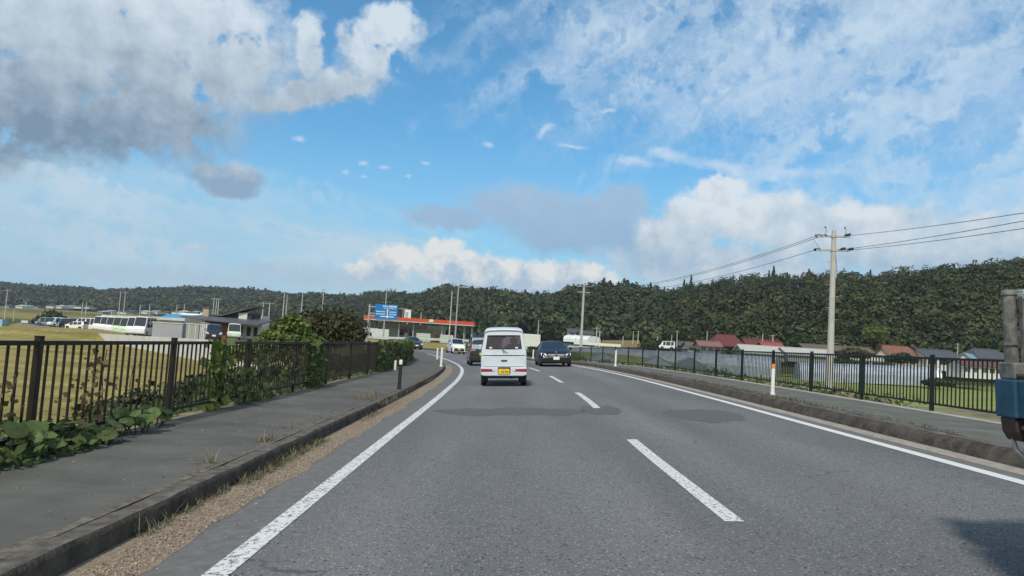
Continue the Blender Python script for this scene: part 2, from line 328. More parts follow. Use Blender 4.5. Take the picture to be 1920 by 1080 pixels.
# ================================================================== materials
def asphalt_mat():
    m = bpy.data.materials.new('asphalt'); m.use_nodes = True; t = m.node_tree; b = t.nodes['Principled BSDF']; b.inputs['Roughness'].default_value = .85
    b.inputs['Specular IOR Level'].default_value = .3
    def n(k, **kw):
        q = t.nodes.new(k)
        for a, v in kw.items(): setattr(q, a, v)
        return q
    c = n('ShaderNodeTexCoord').outputs['Object']
    big = n('ShaderNodeTexNoise'); big.inputs['Scale'].default_value = .55; big.inputs['Detail'].default_value = 5
    mp = n('ShaderNodeMapping'); mp.inputs['Scale'].default_value = (1.6, .22, 1); t.links.new(c, mp.inputs[0]); t.links.new(mp.outputs[0], big.inputs[0])
    fine = n('ShaderNodeTexNoise'); fine.inputs['Scale'].default_value = 55; fine.inputs['Detail'].default_value = 3; fine.inputs['Roughness'].default_value = .8; t.links.new(c, fine.inputs[0])
    r1 = n('ShaderNodeMapRange'); r1.inputs[1].default_value = .3; r1.inputs[2].default_value = .7; t.links.new(big.outputs[0], r1.inputs[0])
    x1 = n('ShaderNodeMix', data_type='RGBA'); x1.inputs[6].default_value = (.125,.127,.127,1); x1.inputs[7].default_value = (.176,.177,.175,1); t.links.new(r1.outputs[0], x1.inputs[0])
    r2 = n('ShaderNodeMapRange'); r2.inputs[1].default_value = .35; r2.inputs[2].default_value = .68; r2.inputs[3].default_value = .62; r2.inputs[4].default_value = 1.4; t.links.new(fine.outputs[0], r2.inputs[0])
    x2 = n('ShaderNodeMix', data_type='RGBA', blend_type='MULTIPLY'); x2.inputs[0].default_value = 1; t.links.new(x1.outputs[2], x2.inputs[6]); t.links.new(r2.outputs[0], x2.inputs[7])
    # pale stones in the surface
    vo = n('ShaderNodeTexVoronoi'); vo.inputs['Scale'].default_value = 42; t.links.new(c, vo.inputs[0])
    sp = n('ShaderNodeSeparateColor'); t.links.new(vo.outputs['Color'], sp.inputs[0])
    g1 = n('ShaderNodeMath', operation='GREATER_THAN'); g1.inputs[1].default_value = .74; t.links.new(sp.outputs[0], g1.inputs[0])
    g2 = n('ShaderNodeMath', operation='LESS_THAN'); g2.inputs[1].default_value = .33; t.links.new(vo.outputs['Distance'], g2.inputs[0])
    g = n('ShaderNodeMath', operation='MULTIPLY'); t.links.new(g1.outputs[0], g.inputs[0]); t.links.new(g2.outputs[0], g.inputs[1])
    g3 = n('ShaderNodeMath', operation='MULTIPLY'); g3.inputs[1].default_value = .55; t.links.new(g.outputs[0], g3.inputs[0])
    x3 = n('ShaderNodeMix', data_type='RGBA'); x3.inputs[7].default_value = (.44,.44,.42,1); t.links.new(g3.outputs[0], x3.inputs[0]); t.links.new(x2.outputs[2], x3.inputs[6])
    # dark pits
    vo2 = n('ShaderNodeTexVoronoi'); vo2.inputs['Scale'].default_value = 30; t.links.new(c, vo2.inputs[0])
    sp2 = n('ShaderNodeSeparateColor'); t.links.new(vo2.outputs['Color'], sp2.inputs[0])
    h1 = n('ShaderNodeMath', operation='GREATER_THAN'); h1.inputs[1].default_value = .86; t.links.new(sp2.outputs[1], h1.inputs[0])
    h2 = n('ShaderNodeMath', operation='LESS_THAN'); h2.inputs[1].default_value = .35; t.links.new(vo2.outputs['Distance'], h2.inputs[0])
    h = n('ShaderNodeMath', operation='MULTIPLY'); t.links.new(h1.outputs[0], h.inputs[0]); t.links.new(h2.outputs[0], h.inputs[1])
    x4 = n('ShaderNodeMix', data_type='RGBA'); x4.inputs[7].default_value = (.05,.052,.056,1); t.links.new(h.outputs[0], x4.inputs[0]); t.links.new(x3.outputs[2], x4.inputs[6])
    # polished wheel tracks along the lanes
    sp3 = n('ShaderNodeSeparateXYZ'); t.links.new(c, sp3.inputs[0])
    w1 = n('ShaderNodeMath', operation='MULTIPLY_ADD'); w1.inputs[1].default_value = 6.2832/1.6; w1.inputs[2].default_value = -.95*6.2832/1.6; t.links.new(sp3.outputs[0], w1.inputs[0])
    w2 = n('ShaderNodeMath', operation='COSINE'); t.links.new(w1.outputs[0], w2.inputs[0])
    w3 = n('ShaderNodeMath', operation='MULTIPLY_ADD'); w3.inputs[1].default_value = .055; w3.inputs[2].default_value = 1.0; t.links.new(w2.outputs[0], w3.inputs[0])
    x5 = n('ShaderNodeMix', data_type='RGBA', blend_type='MULTIPLY'); x5.inputs[0].default_value = 1; t.links.new(x4.outputs[2], x5.inputs[6]); t.links.new(w3.outputs[0], x5.inputs[7])
    # thin cracks
    dn = n('ShaderNodeTexNoise'); dn.inputs['Scale'].default_value = 2.2; dn.inputs['Detail'].default_value = 5; t.links.new(c, dn.inputs[0])
    va = n('ShaderNodeVectorMath', operation='MULTIPLY_ADD'); va.inputs[1].default_value = (.7,.7,0); t.links.new(dn.outputs[1], va.inputs[0]); t.links.new(c, va.inputs[2])
    vc = n('ShaderNodeTexVoronoi', feature='DISTANCE_TO_EDGE'); vc.inputs['Scale'].default_value = .33; t.links.new(va.outputs[0], vc.inputs[0])
    cr = n('ShaderNodeMapRange'); cr.inputs[1].default_value = .0012; cr.inputs[2].default_value = .0035; cr.inputs[3].default_value = .55; cr.inputs[4].default_value = 0; t.links.new(vc.outputs['Distance'], cr.inputs[0])
    cg = n('ShaderNodeMapRange'); cg.inputs[1].default_value = .48; cg.inputs[2].default_value = .56; t.links.new(big.outputs[0], cg.inputs[0])
    cm_ = n('ShaderNodeMath', operation='MULTIPLY'); t.links.new(cr.outputs[0], cm_.inputs[0]); t.links.new(cg.outputs[0], cm_.inputs[1])
    x4 = n('ShaderNodeMix', data_type='RGBA'); x4.inputs[7].default_value = (.04,.04,.042,1); t.links.new(cm_.outputs[0], x4.inputs[0]); t.links.new(x5.outputs[2], x4.inputs[6])
    t.links.new(x4.outputs[2], b.inputs['Base Color'])
    bp = n('ShaderNodeBump'); bp.inputs['Strength'].default_value = .35; bp.inputs['Distance'].default_value = .006; t.links.new(fine.outputs[0], bp.inputs['Height']); t.links.new(bp.outputs[0], b.inputs['Normal'])
    return m
def paint_mat(name='road_paint', wear=.47):
    m = mat(name, (.12,.125,.13), .7, col2=(.66,.67,.65), vs=26, lo=wear-.05, hi=wear+.02, spec=.3)
    for q in m.node_tree.nodes:
        if q.type == 'TEX_NOISE': q.inputs['Roughness'].default_value = .75; q.inputs['Detail'].default_value = 5
    return m
A = asphalt_mat(); PAINT = paint_mat(wear=.455); PAINT2 = paint_mat('road_paint_fresh', .36)
M_ = dict(
 smooth_asphalt=mat('shoulder_asphalt', (.15,.147,.14), .85, var=.16, vs=9, bump=.2, bs=60, spec=.3),
 walk=mat('sidewalk_asphalt', (.088,.087,.077), .9, vs=.9, col2=(.140,.137,.121), bump=.25, bs=70, spec=.25),
 walk_r=mat('sidewalk_asphalt_mossy', (.10,.105,.085), .9, vs=1.6, col2=(.16,.16,.145), bump=.25, bs=60, spec=.25),
 gravel=mat('gritty_sand', (.19,.15,.11), .95, vs=30, col2=(.36,.295,.22), bump=.6, bs=110, spec=.2),
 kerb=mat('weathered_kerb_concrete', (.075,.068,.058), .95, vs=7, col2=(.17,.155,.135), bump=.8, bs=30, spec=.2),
 kerbface=mat('grimy_shaded_kerb_face', (.050,.045,.038), .95, vs=4, col2=(.115,.10,.085), bump=.8, bs=30, spec=.15),  # road grime, plus the face's shade put into the colour
 concrete=mat('pale_concrete', (.30,.29,.26), .9, vs=3, col2=(.42,.40,.36), bump=.3, bs=25, spec=.25),
 gutter=mat('gutter_concrete', (.26,.225,.19), .9, vs=6, col2=(.38,.34,.29), bump=.3, bs=25, spec=.25),
 wallc=mat('retaining_wall_concrete', (.50,.49,.47), .9, vs=.7, col2=(.64,.63,.60), spec=.25),
 dirt=mat('dry_earth', (.16,.13,.085), .95, vs=1.5, col2=(.28,.23,.16), bump=.8, bs=4, spec=.15),
 rail_l=mat('brown_painted_metal', (.022,.017,.013), .45, .3, var=.3, vs=6),
 rail_r=mat('dark_green_painted_metal', (.014,.019,.018), .45, .3, var=.3, vs=6),
 white=mat('white_plastic', (.78,.78,.76), .5, var=.06, vs=8),
 orange=mat('orange_reflector', (.85,.25,.04), .4),
 black=mat('black_rubber', (.016,.016,.017), .8),
 blackp=mat('black_plastic', (.02,.02,.022), .5),
 galv=mat('galvanised_steel', (.42,.44,.45), .5, .4, var=.12, vs=10),
 pole=mat('concrete_pole', (.40,.40,.36), .85, vs=1.3, col2=(.52,.51,.47), spec=.25),
 dark=mat('dark_insulator', (.03,.035,.045), .4),
 brown=mat('bark', (.07,.055,.04), .9, var=.3, vs=6),
)
def grass_mat():
    m = bpy.data.materials.new('ground_cover'); m.use_nodes = True; t = m.node_tree; b = t.nodes['Principled BSDF']; b.inputs['Roughness'].default_value = .95; b.inputs['Specular IOR Level'].default_value = .1
    def n(k, **kw):
        q = t.nodes.new(k)
        for a, v in kw.items(): setattr(q, a, v)
        return q
    c = n('ShaderNodeTexCoord').outputs['Object']
    def nz(sc, det=5, st=(1,1,1)):
        mp = n('ShaderNodeMapping'); mp.inputs['Scale'].default_value = st; t.links.new(c, mp.inputs[0])
        q = n('ShaderNodeTexNoise'); q.inputs['Scale'].default_value = sc; q.inputs['Detail'].default_value = det; q.inputs['Roughness'].default_value = .65; t.links.new(mp.outputs[0], q.inputs[0]); return q.outputs[0]
    def mr(x, lo, hi, o0=0, o1=1):
        q = n('ShaderNodeMapRange'); t.links.new(x, q.inputs[0]); q.inputs[1].default_value = lo; q.inputs[2].default_value = hi; q.inputs[3].default_value = o0; q.inputs[4].default_value = o1; return q.outputs[0]
    def mx(f, a, bb):
        q = n('ShaderNodeMix', data_type='RGBA'); t.links.new(f, q.inputs[0])
        for i, v in ((6, a), (7, bb)):
            if isinstance(v, tuple): q.inputs[i].default_value = v+(1,)
            else: t.links.new(v, q.inputs[i])
        return q.outputs[2]
    at = n('ShaderNodeAttribute'); at.attribute_name = 'tint'; s = n('ShaderNodeSeparateColor'); t.links.new(at.outputs['Color'], s.inputs[0])
    green = mx(mr(nz(.35), .35, .65), (.045,.062,.022), (.095,.115,.038))
    rice = mx(mr(nz(.10, 6, (1, 2.5, 1)), .38, .62), (.19,.16,.052), (.33,.275,.095))
    paddy = mx(mr(nz(.25, 5, (1, 3, 1)), .35, .65), (.18,.21,.055), (.29,.31,.095))
    dirt = mx(mr(nz(.5), .4, .6), (.13,.11,.075), (.24,.20,.14))
    col = mx(s.outputs[0], green, rice); col = mx(s.outputs[1], col, paddy); col = mx(s.outputs[2], col, dirt)
    f = n('ShaderNodeMix', data_type='RGBA', blend_type='MULTIPLY'); f.inputs[0].default_value = 1; t.links.new(col, f.inputs[6]); t.links.new(mr(nz(2.2, 6), .3, .7, .65, 1.3), f.inputs[7])
    t.links.new(f.outputs[2], b.inputs['Base Color']); return m
# ================================================================== ground
def plain(x, y):
    z = -1.8 + 0*x
    z = z + 2.35*sst(y, 96, 112)*(1-sst(np.abs(x+22), 42, 60))            # the rise behind the bend
    z = np.where(x > 0, z + 1.9*sst(y, 165, 240), z)                        # right: up to the hamlet
    z = z + 9.5*sst(y, 240, 900)*(1-sst(x, -40, 60))
    return z
def terrain():
    rad = [1.5]
    while rad[-1] < 9000: rad.append(rad[-1]*1.045 if rad[-1] < 400 else rad[-1]*1.12)
    rad = np.array(rad); an = np.radians(np.concatenate([np.arange(-60, 60, .8), np.arange(60, 300, 5)]))
    Rr, An = np.meshgrid(rad, an, indexing='ij'); X = Rr*np.sin(An); Y = Rr*np.cos(An)
    Z = plain(X, Y)
    # distance to the road
    q = PT[::2]; qs = PS[::2]
    D2 = (X.ravel()[:, None]-q[None, :, 0])**2+(Y.ravel()[:, None]-q[None, :, 1])**2
    k = D2.argmin(1); dd = np.sqrt(D2.min(1)); tx = np.gradient(q[:, 0]); ty = np.gradient(q[:, 1]); l = np.hypot(tx, ty); tx /= l; ty /= l
    d = (X.ravel()-q[k, 0])*ty[k]-(Y.ravel()-q[k, 1])*tx[k]; s = qs[k]
    d = d.reshape(X.shape); s = s.reshape(X.shape); dd = dd.reshape(X.shape)
    base = np.minimum(Z, rz(s, d)-.5)
    w = 1-sst(np.abs(d-2), 12, 18); w = w*(dd < 24)
    Z = Z*(1-w)+base*w
    n = len(an); i, j = np.meshgrid(np.arange(len(rad)-1), np.arange(n), indexing='ij')
    Fq = np.stack([i*n+j, i*n+(j+1) % n, (i+1)*n+(j+1) % n, (i+1)*n+j], -1).reshape(-1, 4)
    V = np.stack([X, Y, Z], -1).reshape(-1, 3)
    V = np.concatenate([V, [[0, 0, -2.3]]]); c0 = len(V)-1
    tri = np.array([[j_, (j_+1) % n, c0, c0] for j_ in range(n)])
    x = V[:, 0]; y = V[:, 1]
    rice = ((x < -7) & (y < 136)).astype(float); rice = np.maximum(rice, ((x < -30)&(y > 330)&(y < 2000)).astype(float)*(.65+.35*np.sin(y*.021+x*.004)))
    nearb = ((x < -5) & (x > -10.5) & (y < 80)); rice[nearb] = 0
    paddy = ((x > 11) & (y < 168)).astype(float)
    dirt = ((x > 34) & (x < 52) & (y > 50) & (y < 62)).astype(float)*.9
    col = np.stack([np.clip(rice, 0, 1), paddy, dirt], 1)
    me_V = V
    ts = np.array([[j_, c0, (j_+1) % n] for j_ in range(n)])
    o = np_mesh('ground', me_V, Fq[:, ::-1], grass_mat(), col=col, smooth=True); o['kind'] = 'structure'
terrain()
S0, S1 = -20, SMAX
strip('road', lambda s: [(-1.72, 0), (0, 0), (1.8, 0), (3.6, 0), (5.30, 0)], S0, S1, A)
strip('road_shoulder', lambda s: [(-2.50, -.004), (-1.72, 0)], S0, S1, M_['smooth_asphalt'])
strip('road_shoulder', lambda s: [(5.30, 0), (5.46, 0)], S0, S1, M_['smooth_asphalt'])
strip('gutter', lambda s: [(5.46, 0.003), (5.62, 0.006), (5.72, .006)], S0, S1, M_['gutter'])
strip('gravel_verge', lambda s: [(-2.52, .03), (-2.42, .022), (-2.25, .014), (-2.10+wn(s, 1.7, .05)+wn(s, 6.3, .02), .0)], S0, 46, M_['gravel'], step=.12)
strip('road_marking', lambda s: [(-1.70, .005), (-1.54, .005)], S0, S1, PAINT)
strip('road_marking', lambda s: [(5.10, .005), (5.26, .005)], S0, S1, PAINT2)
k0 = 6.0
for i in range(-1, 9):
    a = k0-.15+10*i
    strip('road_marking', lambda s: [(1.78+.2*float(sst(s,8,20)), .005), (1.93+.2*float(sst(s,8,20)), .005)], a, a+4.9, PAINT)
# wide darker areas laid on the road surface
darker_mat = mat('darker_asphalt', (.110,.110,.110), .85, var=.22, vs=40, bump=.2, bs=60, spec=.3)
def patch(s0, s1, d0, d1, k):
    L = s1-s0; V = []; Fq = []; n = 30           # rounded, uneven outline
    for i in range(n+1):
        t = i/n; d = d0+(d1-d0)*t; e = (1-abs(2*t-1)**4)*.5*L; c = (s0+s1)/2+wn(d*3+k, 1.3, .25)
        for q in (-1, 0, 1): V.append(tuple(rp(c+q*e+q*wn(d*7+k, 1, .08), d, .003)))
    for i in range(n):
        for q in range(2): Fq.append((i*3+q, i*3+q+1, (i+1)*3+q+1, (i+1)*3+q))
    o = np_mesh('dark_asphalt_area', np.array(V), np.array(Fq), darker_mat); o['kind'] = 'structure'
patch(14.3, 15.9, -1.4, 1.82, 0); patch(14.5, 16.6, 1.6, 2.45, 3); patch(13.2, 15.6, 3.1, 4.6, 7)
# kerbs and pavements
def kerb_l(s):
    j = 1 if (s*1.0) % 1.0 < .02 else 0
    h = .18+wn(s, 3.1, .008); e = wn(s, 7.7, .006)
    return [(-2.50, -.05), (-2.503+e, h-.03), (-2.53+e, h), (-2.70, h+.002)]
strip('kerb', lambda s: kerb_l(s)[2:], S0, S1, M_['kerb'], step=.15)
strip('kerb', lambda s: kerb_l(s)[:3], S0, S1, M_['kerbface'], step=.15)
def lvl(d, dk, zk):                       # height above the banked road plane of a level (or gently falling) pavement
    return zk
def walk_l(s):
    b = math.tan(bank(s)); return [(-2.70+wn(s, 5, .012), .183), (-3.6, .183+.9*b+.01), (-4.6, .183+1.9*b), (-4.9, .18+2.2*b-.02), (-5.2, .05+2.2*b)]
strip('sidewalk', lambda s: walk_l(s)[:3], S0, S1, M_['walk'])
strip('dirt_strip', lambda s: [(-2.69, .187), (-2.72-abs(wn(s, 1.1, .10))-abs(wn(s, 7, .06)), .192+.05*math.tan(bank(s)))], S0, 60, mat('grimy_silt', (.085,.078,.062), .95, vs=9, col2=(.20,.18,.145), bump=.6, bs=30, spec=.1), step=.15)
strip('sidewalk_edge', lambda s: walk_l(s)[2:], S0, S1, M_['dirt'])
strip('left_bank', lambda s: [(-4.95, .15+2.2*math.tan(bank(s))), (-5.7, -.15), (-8.3, -1.35), (-12, -2.1 if s < 70 else -.9)], S0, 100, mat('bank_grass', (.04,.055,.02), .95, vs=1.3, col2=(.10,.105,.045), bump=.8, bs=6, spec=.1))
def kerb_r(s):
    h = .17+wn(s, 2.9, .01); e = wn(s, 6.1, .02)
    return [(5.72, -.02), (5.78+e*.4, h-.05), (5.86+e, h), (6.0, h+.004)]
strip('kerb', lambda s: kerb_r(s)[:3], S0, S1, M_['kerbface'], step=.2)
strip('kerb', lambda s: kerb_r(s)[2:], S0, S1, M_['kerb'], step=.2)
def walk_r(s):
    b = math.tan(bank(s))*1.25; return [(6.0+wn(s, 4, .03), .176), (7.3, .176-1.3*b), (8.62, .176-2.6*b), (8.66, .19-2.6*b), (8.95, .19-2.9*b), (8.98, .05-2.9*b)]
strip('sidewalk', lambda s: walk_r(s)[:3], S0, 92, M_['walk_r'])
strip('sidewalk_edge', lambda s: walk_r(s)[2:], S0, 92, M_['concrete'])
BG = bpy.data.materials['bank_grass']
strip('right_bank', lambda s: [(8.97, .12-2.9*math.tan(bank(s))*1.25), (9.6, -.28), (12.0, -1.6), (15, -2.75 if s < 60 else -2.2)], S0, 100, mat('dry_bank_grass', (.14,.16,.05), .95, vs=1.5, col2=(.27,.25,.11), bump=.8, bs=6, spec=.1))
# ================================================================== railings
def railing(name, label, d, s0, n, pitch_, mt, zf, h=1.1, pw=.042, bw=.013, spacing=.15, low=.13):
    root = empty(name, rp(s0, d, zf(s0)), label=label, cat='railing'); base = root.location.copy()
    pts = [rp(s0+i*pitch_, d, zf(s0+i*pitch_))-base for i in range(n)]
    for p in pts:
        m = MB().box(p.x-pw, p.x+pw, p.y-pw, p.y+pw, p.z-.02, p.z+h+.035); m.box(p.x-pw-.004, p.x+pw+.004, p.y-pw-.004, p.y+pw+.004, p.z+h+.035, p.z+h+.05)
        m.build('post', mt, root, bevel=.006, seg=1)
    for a, b in zip(pts[:-1], pts[1:]):
        dv = b-a; L = dv.length; u = dv/L; m = MB()
        T = Matrix.Translation(a) @ Matrix(((u.x, -u.y, 0, 0), (u.y, u.x, 0, 0), (u.z, 0, 1, 0), (0, 0, 0, 1)))
        m.box(pw, L-pw, -.024, .024, h-.045, h, T); m.box(pw, L-pw, -.02, .02, low, low+.04, T)
        k = int(round((L-2*pw)/spacing)); st = L/k
        for i in range(1, k):
            m.box(i*st-bw, i*st+bw, -.010, .010, low+.04, h-.045, T)
        m.build('railing_panel', mt, root)
    return root
def zl(s): return .183+1.9*math.tan(bank(s))
def zr(s): return .19-2.75*math.tan(bank(s))*1.25
railing('metal_railing', 'brown metal railing with vines, along the left sidewalk', -4.62, 1.42, 17, 3.03, M_['rail_l'], zl, pw=.034, bw=.0105)
railing('metal_railing', 'dark green metal railing between the right sidewalk and the greenhouses', 8.82, 12.45, 21, 3.0, M_['rail_r'], zr, pw=.036, bw=.011, spacing=.135)
# near the frame edge the right railing goes on behind the truck
# ================================================================== vehicles
PAINTS = {}
def paint(name, c, metal=.0, rough=.3):
    if name not in PAINTS:
        PAINTS[name] = mat(name, c, rough, metal, coat=.8, var=.04, vs=3)
    return PAINTS[name]
GLASS = mat('tinted_glass', (.02,.026,.032), .06, spec=.9)
GLASSB = mat('blue_reflecting_windscreen', (.025,.035,.05), .25, spec=.5)
CHROME = mat('chrome', (.7,.72,.74), .22, .9)
LAMP = mat('headlamp_lens', (.80,.84,.88), .25, .0, spec=1.0)
REDL = mat('red_tail_lens', (.30,.012,.016), .22, spec=.8)
AMB = mat('amber_lens', (.85,.28,.02), .25)
YEL = mat('yellow_plate', (.80,.55,.03), .5)
PLW = mat('white_plate', (.82,.82,.80), .5)
RIM = mat('alloy_rim', (.38,.39,.40), .35, .7)
SEAT = mat('dark_seat_fabric', (.035,.032,.038), .9)
def see_glass():
    m = mat('see_through_glass', (.22,.19,.22), .04, spec=.8); t = m.node_tree; b = t.nodes['Principled BSDF']; o = t.nodes['Material Output']
    tr = t.nodes.new('ShaderNodeBsdfTransparent'); tr.inputs[0].default_value = (.42,.40,.44,1); ms = t.nodes.new('ShaderNodeMixShader'); ms.inputs[0].default_value = .28
    t.links.new(tr.outputs[0], ms.inputs[1]); t.links.new(b.outputs[0], ms.inputs[2]); t.links.new(ms.outputs[0], o.inputs[0]); return m
SEEG = see_glass()
def wheel(parent, x, y, r, w=.18, rim=RIM):
    m = MB()
    prof = [(r*.62, -w/2), (r*.93, -w/2), (r, -w/2+.025), (r, w/2-.025), (r*.93, w/2), (r*.62, w/2)]
    n = 28; vs = []; fs = []
    for i in range(n):
        t = 2*math.pi*i/n
        for q, o in prof: vs.append((x+o, y+q*math.cos(t), r+q*math.sin(t)))
    k = len(prof)
    for i in range(n):
        for j in range(k-1): fs.append((i*k+j, ((i+1) % n)*k+j, ((i+1) % n)*k+j+1, i*k+j+1))
    m.add(vs, fs); o = m.build('wheel', M_['black'], parent, smooth=True)
    sg = 1 if x > 0 else -1; m = MB(); m.cyl((x-sg*w*.3, y, r), (x+sg*w*.30, y, r), r*.64, r*.64, 24)
    m.cyl((x+sg*w*.30, y, r), (x+sg*w*.42, y, r), r*.2, r*.14, 12)
    for i in range(7):
        t = 2*math.pi*i/7; c, s_ = math.cos(t), math.sin(t)
        m.cyl((x+sg*w*.36, y, r), (x+sg*w*.34, y+r*.6*c, r+r*.6*s_), .02, .016, 6)
    m.build('rim', rim, o)
def car(name, label, L, Wd, H, top, belt, ws, rw, side, pillars, wy, wr, pm, taper=.16, zb0=.22, cat='car', group=None, glass=GLASS, skip_rear_cap=False, dens=.09, wsmat=None, endround=.10):
    root = empty(name, label=label, cat=cat, group=group)
    y0, y1 = -L/2, L/2
    ty = [p[0] for p in top]; tz = [p[1] for p in top]; by = [p[0] for p in belt]; bz = [p[1] for p in belt]
    ys = set(np.round(np.arange(y0, y1+1e-6, dens), 4).tolist()+[y1]+[p[0] for p in top]+[ws[0], ws[1], rw[0], rw[1], side[0], side[1]])
    for a, b in pillars: ys |= {a, b}
    ys = sorted(y for y in ys if y0-1e-6 <= y <= y1+1e-6); ys = [y for i, y in enumerate(ys) if i == 0 or y-ys[i-1] > .004]
    hmax = H; V = []; sec = []
    def section(y):
        zt = float(np.interp(y, ty, tz)); b = min(float(np.interp(y, by, bz)), zt-.04)
        e = abs(y)/(L/2); w = Wd/2*(1-endround*e**7)
        fr = max(0, (zt-b)/(hmax-b)); wt = w*(1-taper*fr)-.035
        zb = zb0+.10*max(0, e-.9)/.1
        for q in wy:
            rr = wr+.05; dy = abs(y-q)
            if dy < rr: zb = max(zb, wr+math.sqrt(rr*rr-dy*dy))
        zb = min(zb, b-.1); zm = zb+(b-zb)*.55
        pts = [(w*.95, zb), (w*.992, zb+(b-zb)*.16), (w, zm), (w*.985, b-.015), (w*.965, b), (wt, zt-.075*fr-.012), (wt*.93, zt-.03*fr-.004), (wt*.75, zt), (wt*.35, zt+.012*fr), (0, zt+.018*fr)]
        return [(x, y, z) for x, z in pts]+[(-x, y, z) for x, z in pts[-2::-1]]
    S = [section(y) for y in ys]; k = len(S[0])
    V = [p for q in S for p in q]
    body, wsf, rwf, sdf = [], [], [], {}
    for i in range(len(ys)-1):
        ym = (ys[i]+ys[i+1])/2
        for j in range(k-1):
            f = (i*k+j, i*k+j+1, (i+1)*k+j+1, (i+1)*k+j); jj = min(j, k-2-j)
            if jj == 4 and side[0] < ym < side[1] and not any(a < ym < b for a, b in pillars): sdf.setdefault((j < k/2, sum(ym > a for a, b in pillars)), []).append(f)
            elif jj >= 5 and ws[0] < ym < ws[1] : (wsf if jj >= 6 else body).append(f)
            elif jj >= 5 and rw[0] < ym < rw[1]: (rwf if jj >= 6 else body).append(f)
            else: body.append(f)
    if not skip_rear_cap: body.append(tuple(range(k))[::-1])
    body.append(tuple(range((len(ys)-1)*k, len(ys)*k)))
    def mk(nm, fs, m, sm=True):
        if not fs: return None
        mb = MB(); used = sorted({i for f in fs for i in f}); mp = {a: i for i, a in enumerate(used)}
        mb.v = [V[i] for i in used]; mb.f = [tuple(mp[i] for i in f) for f in fs]
        o = mb.build(nm, m, root, smooth=False)
        if sm:
            me = o.data; me.shade_smooth()
            try: me.set_sharp_from_angle(angle=R(32))
            except Exception: pass
        return o
    bd = mk('body', body, pm); mk('windscreen', wsf, wsmat or glass); mk('rear_window', rwf, glass); [mk('side_window', q, glass) for q in sdf.values()]
    m = MB(); m.box(-Wd/2+.12, Wd/2-.12, y0+.12, y1-.12, zb0-.02, zb0+.12)
    for q in wy: m.box(-Wd/2+.03, Wd/2-.03, q-wr-.04, q+wr+.04, zb0+.05, zb0+wr*1.35)
    m.build('underbody', M_['blackp'], root)
    for q in wy:
        for sg in (-1, 1): wheel(root, sg*(Wd/2-.10), q, wr)
    return root, S
def mirrors(root, x, y, z, m, sz=(.10,.08,.13)):
    for sg in (-1, 1):
        b = MB(); b.box(sg*x-sz[0], sg*x+sz[0], y-sz[1]/2, y+sz[1]/2, z, z+sz[2]); b.build('wing_mirror', m, root, bevel=.03, seg=2)
def box_part(root, name, m, x0, x1, y0, y1, z0, z1, bevel=.012):
    b = MB(); b.box(x0, x1, y0, y1, z0, z1); return b.build(name, m, root, bevel=bevel)
def place(root, s, d, dh=0.0, flip=False):
    root.location = rp(s, d, .004); h = heading(s)+dh
    bk = bank(s)
    e = Matrix.Rotation(-bk, 3, 'Y') if True else None
    Mx = Matrix.Rotation(h, 3, 'Z') @ Matrix.Rotation(-bk, 3, 'Y')
    if flip: Mx = Mx @ Matrix.Rotation(math.pi, 3, 'Z')
    root.rotation_euler = Mx.to_euler(); return root
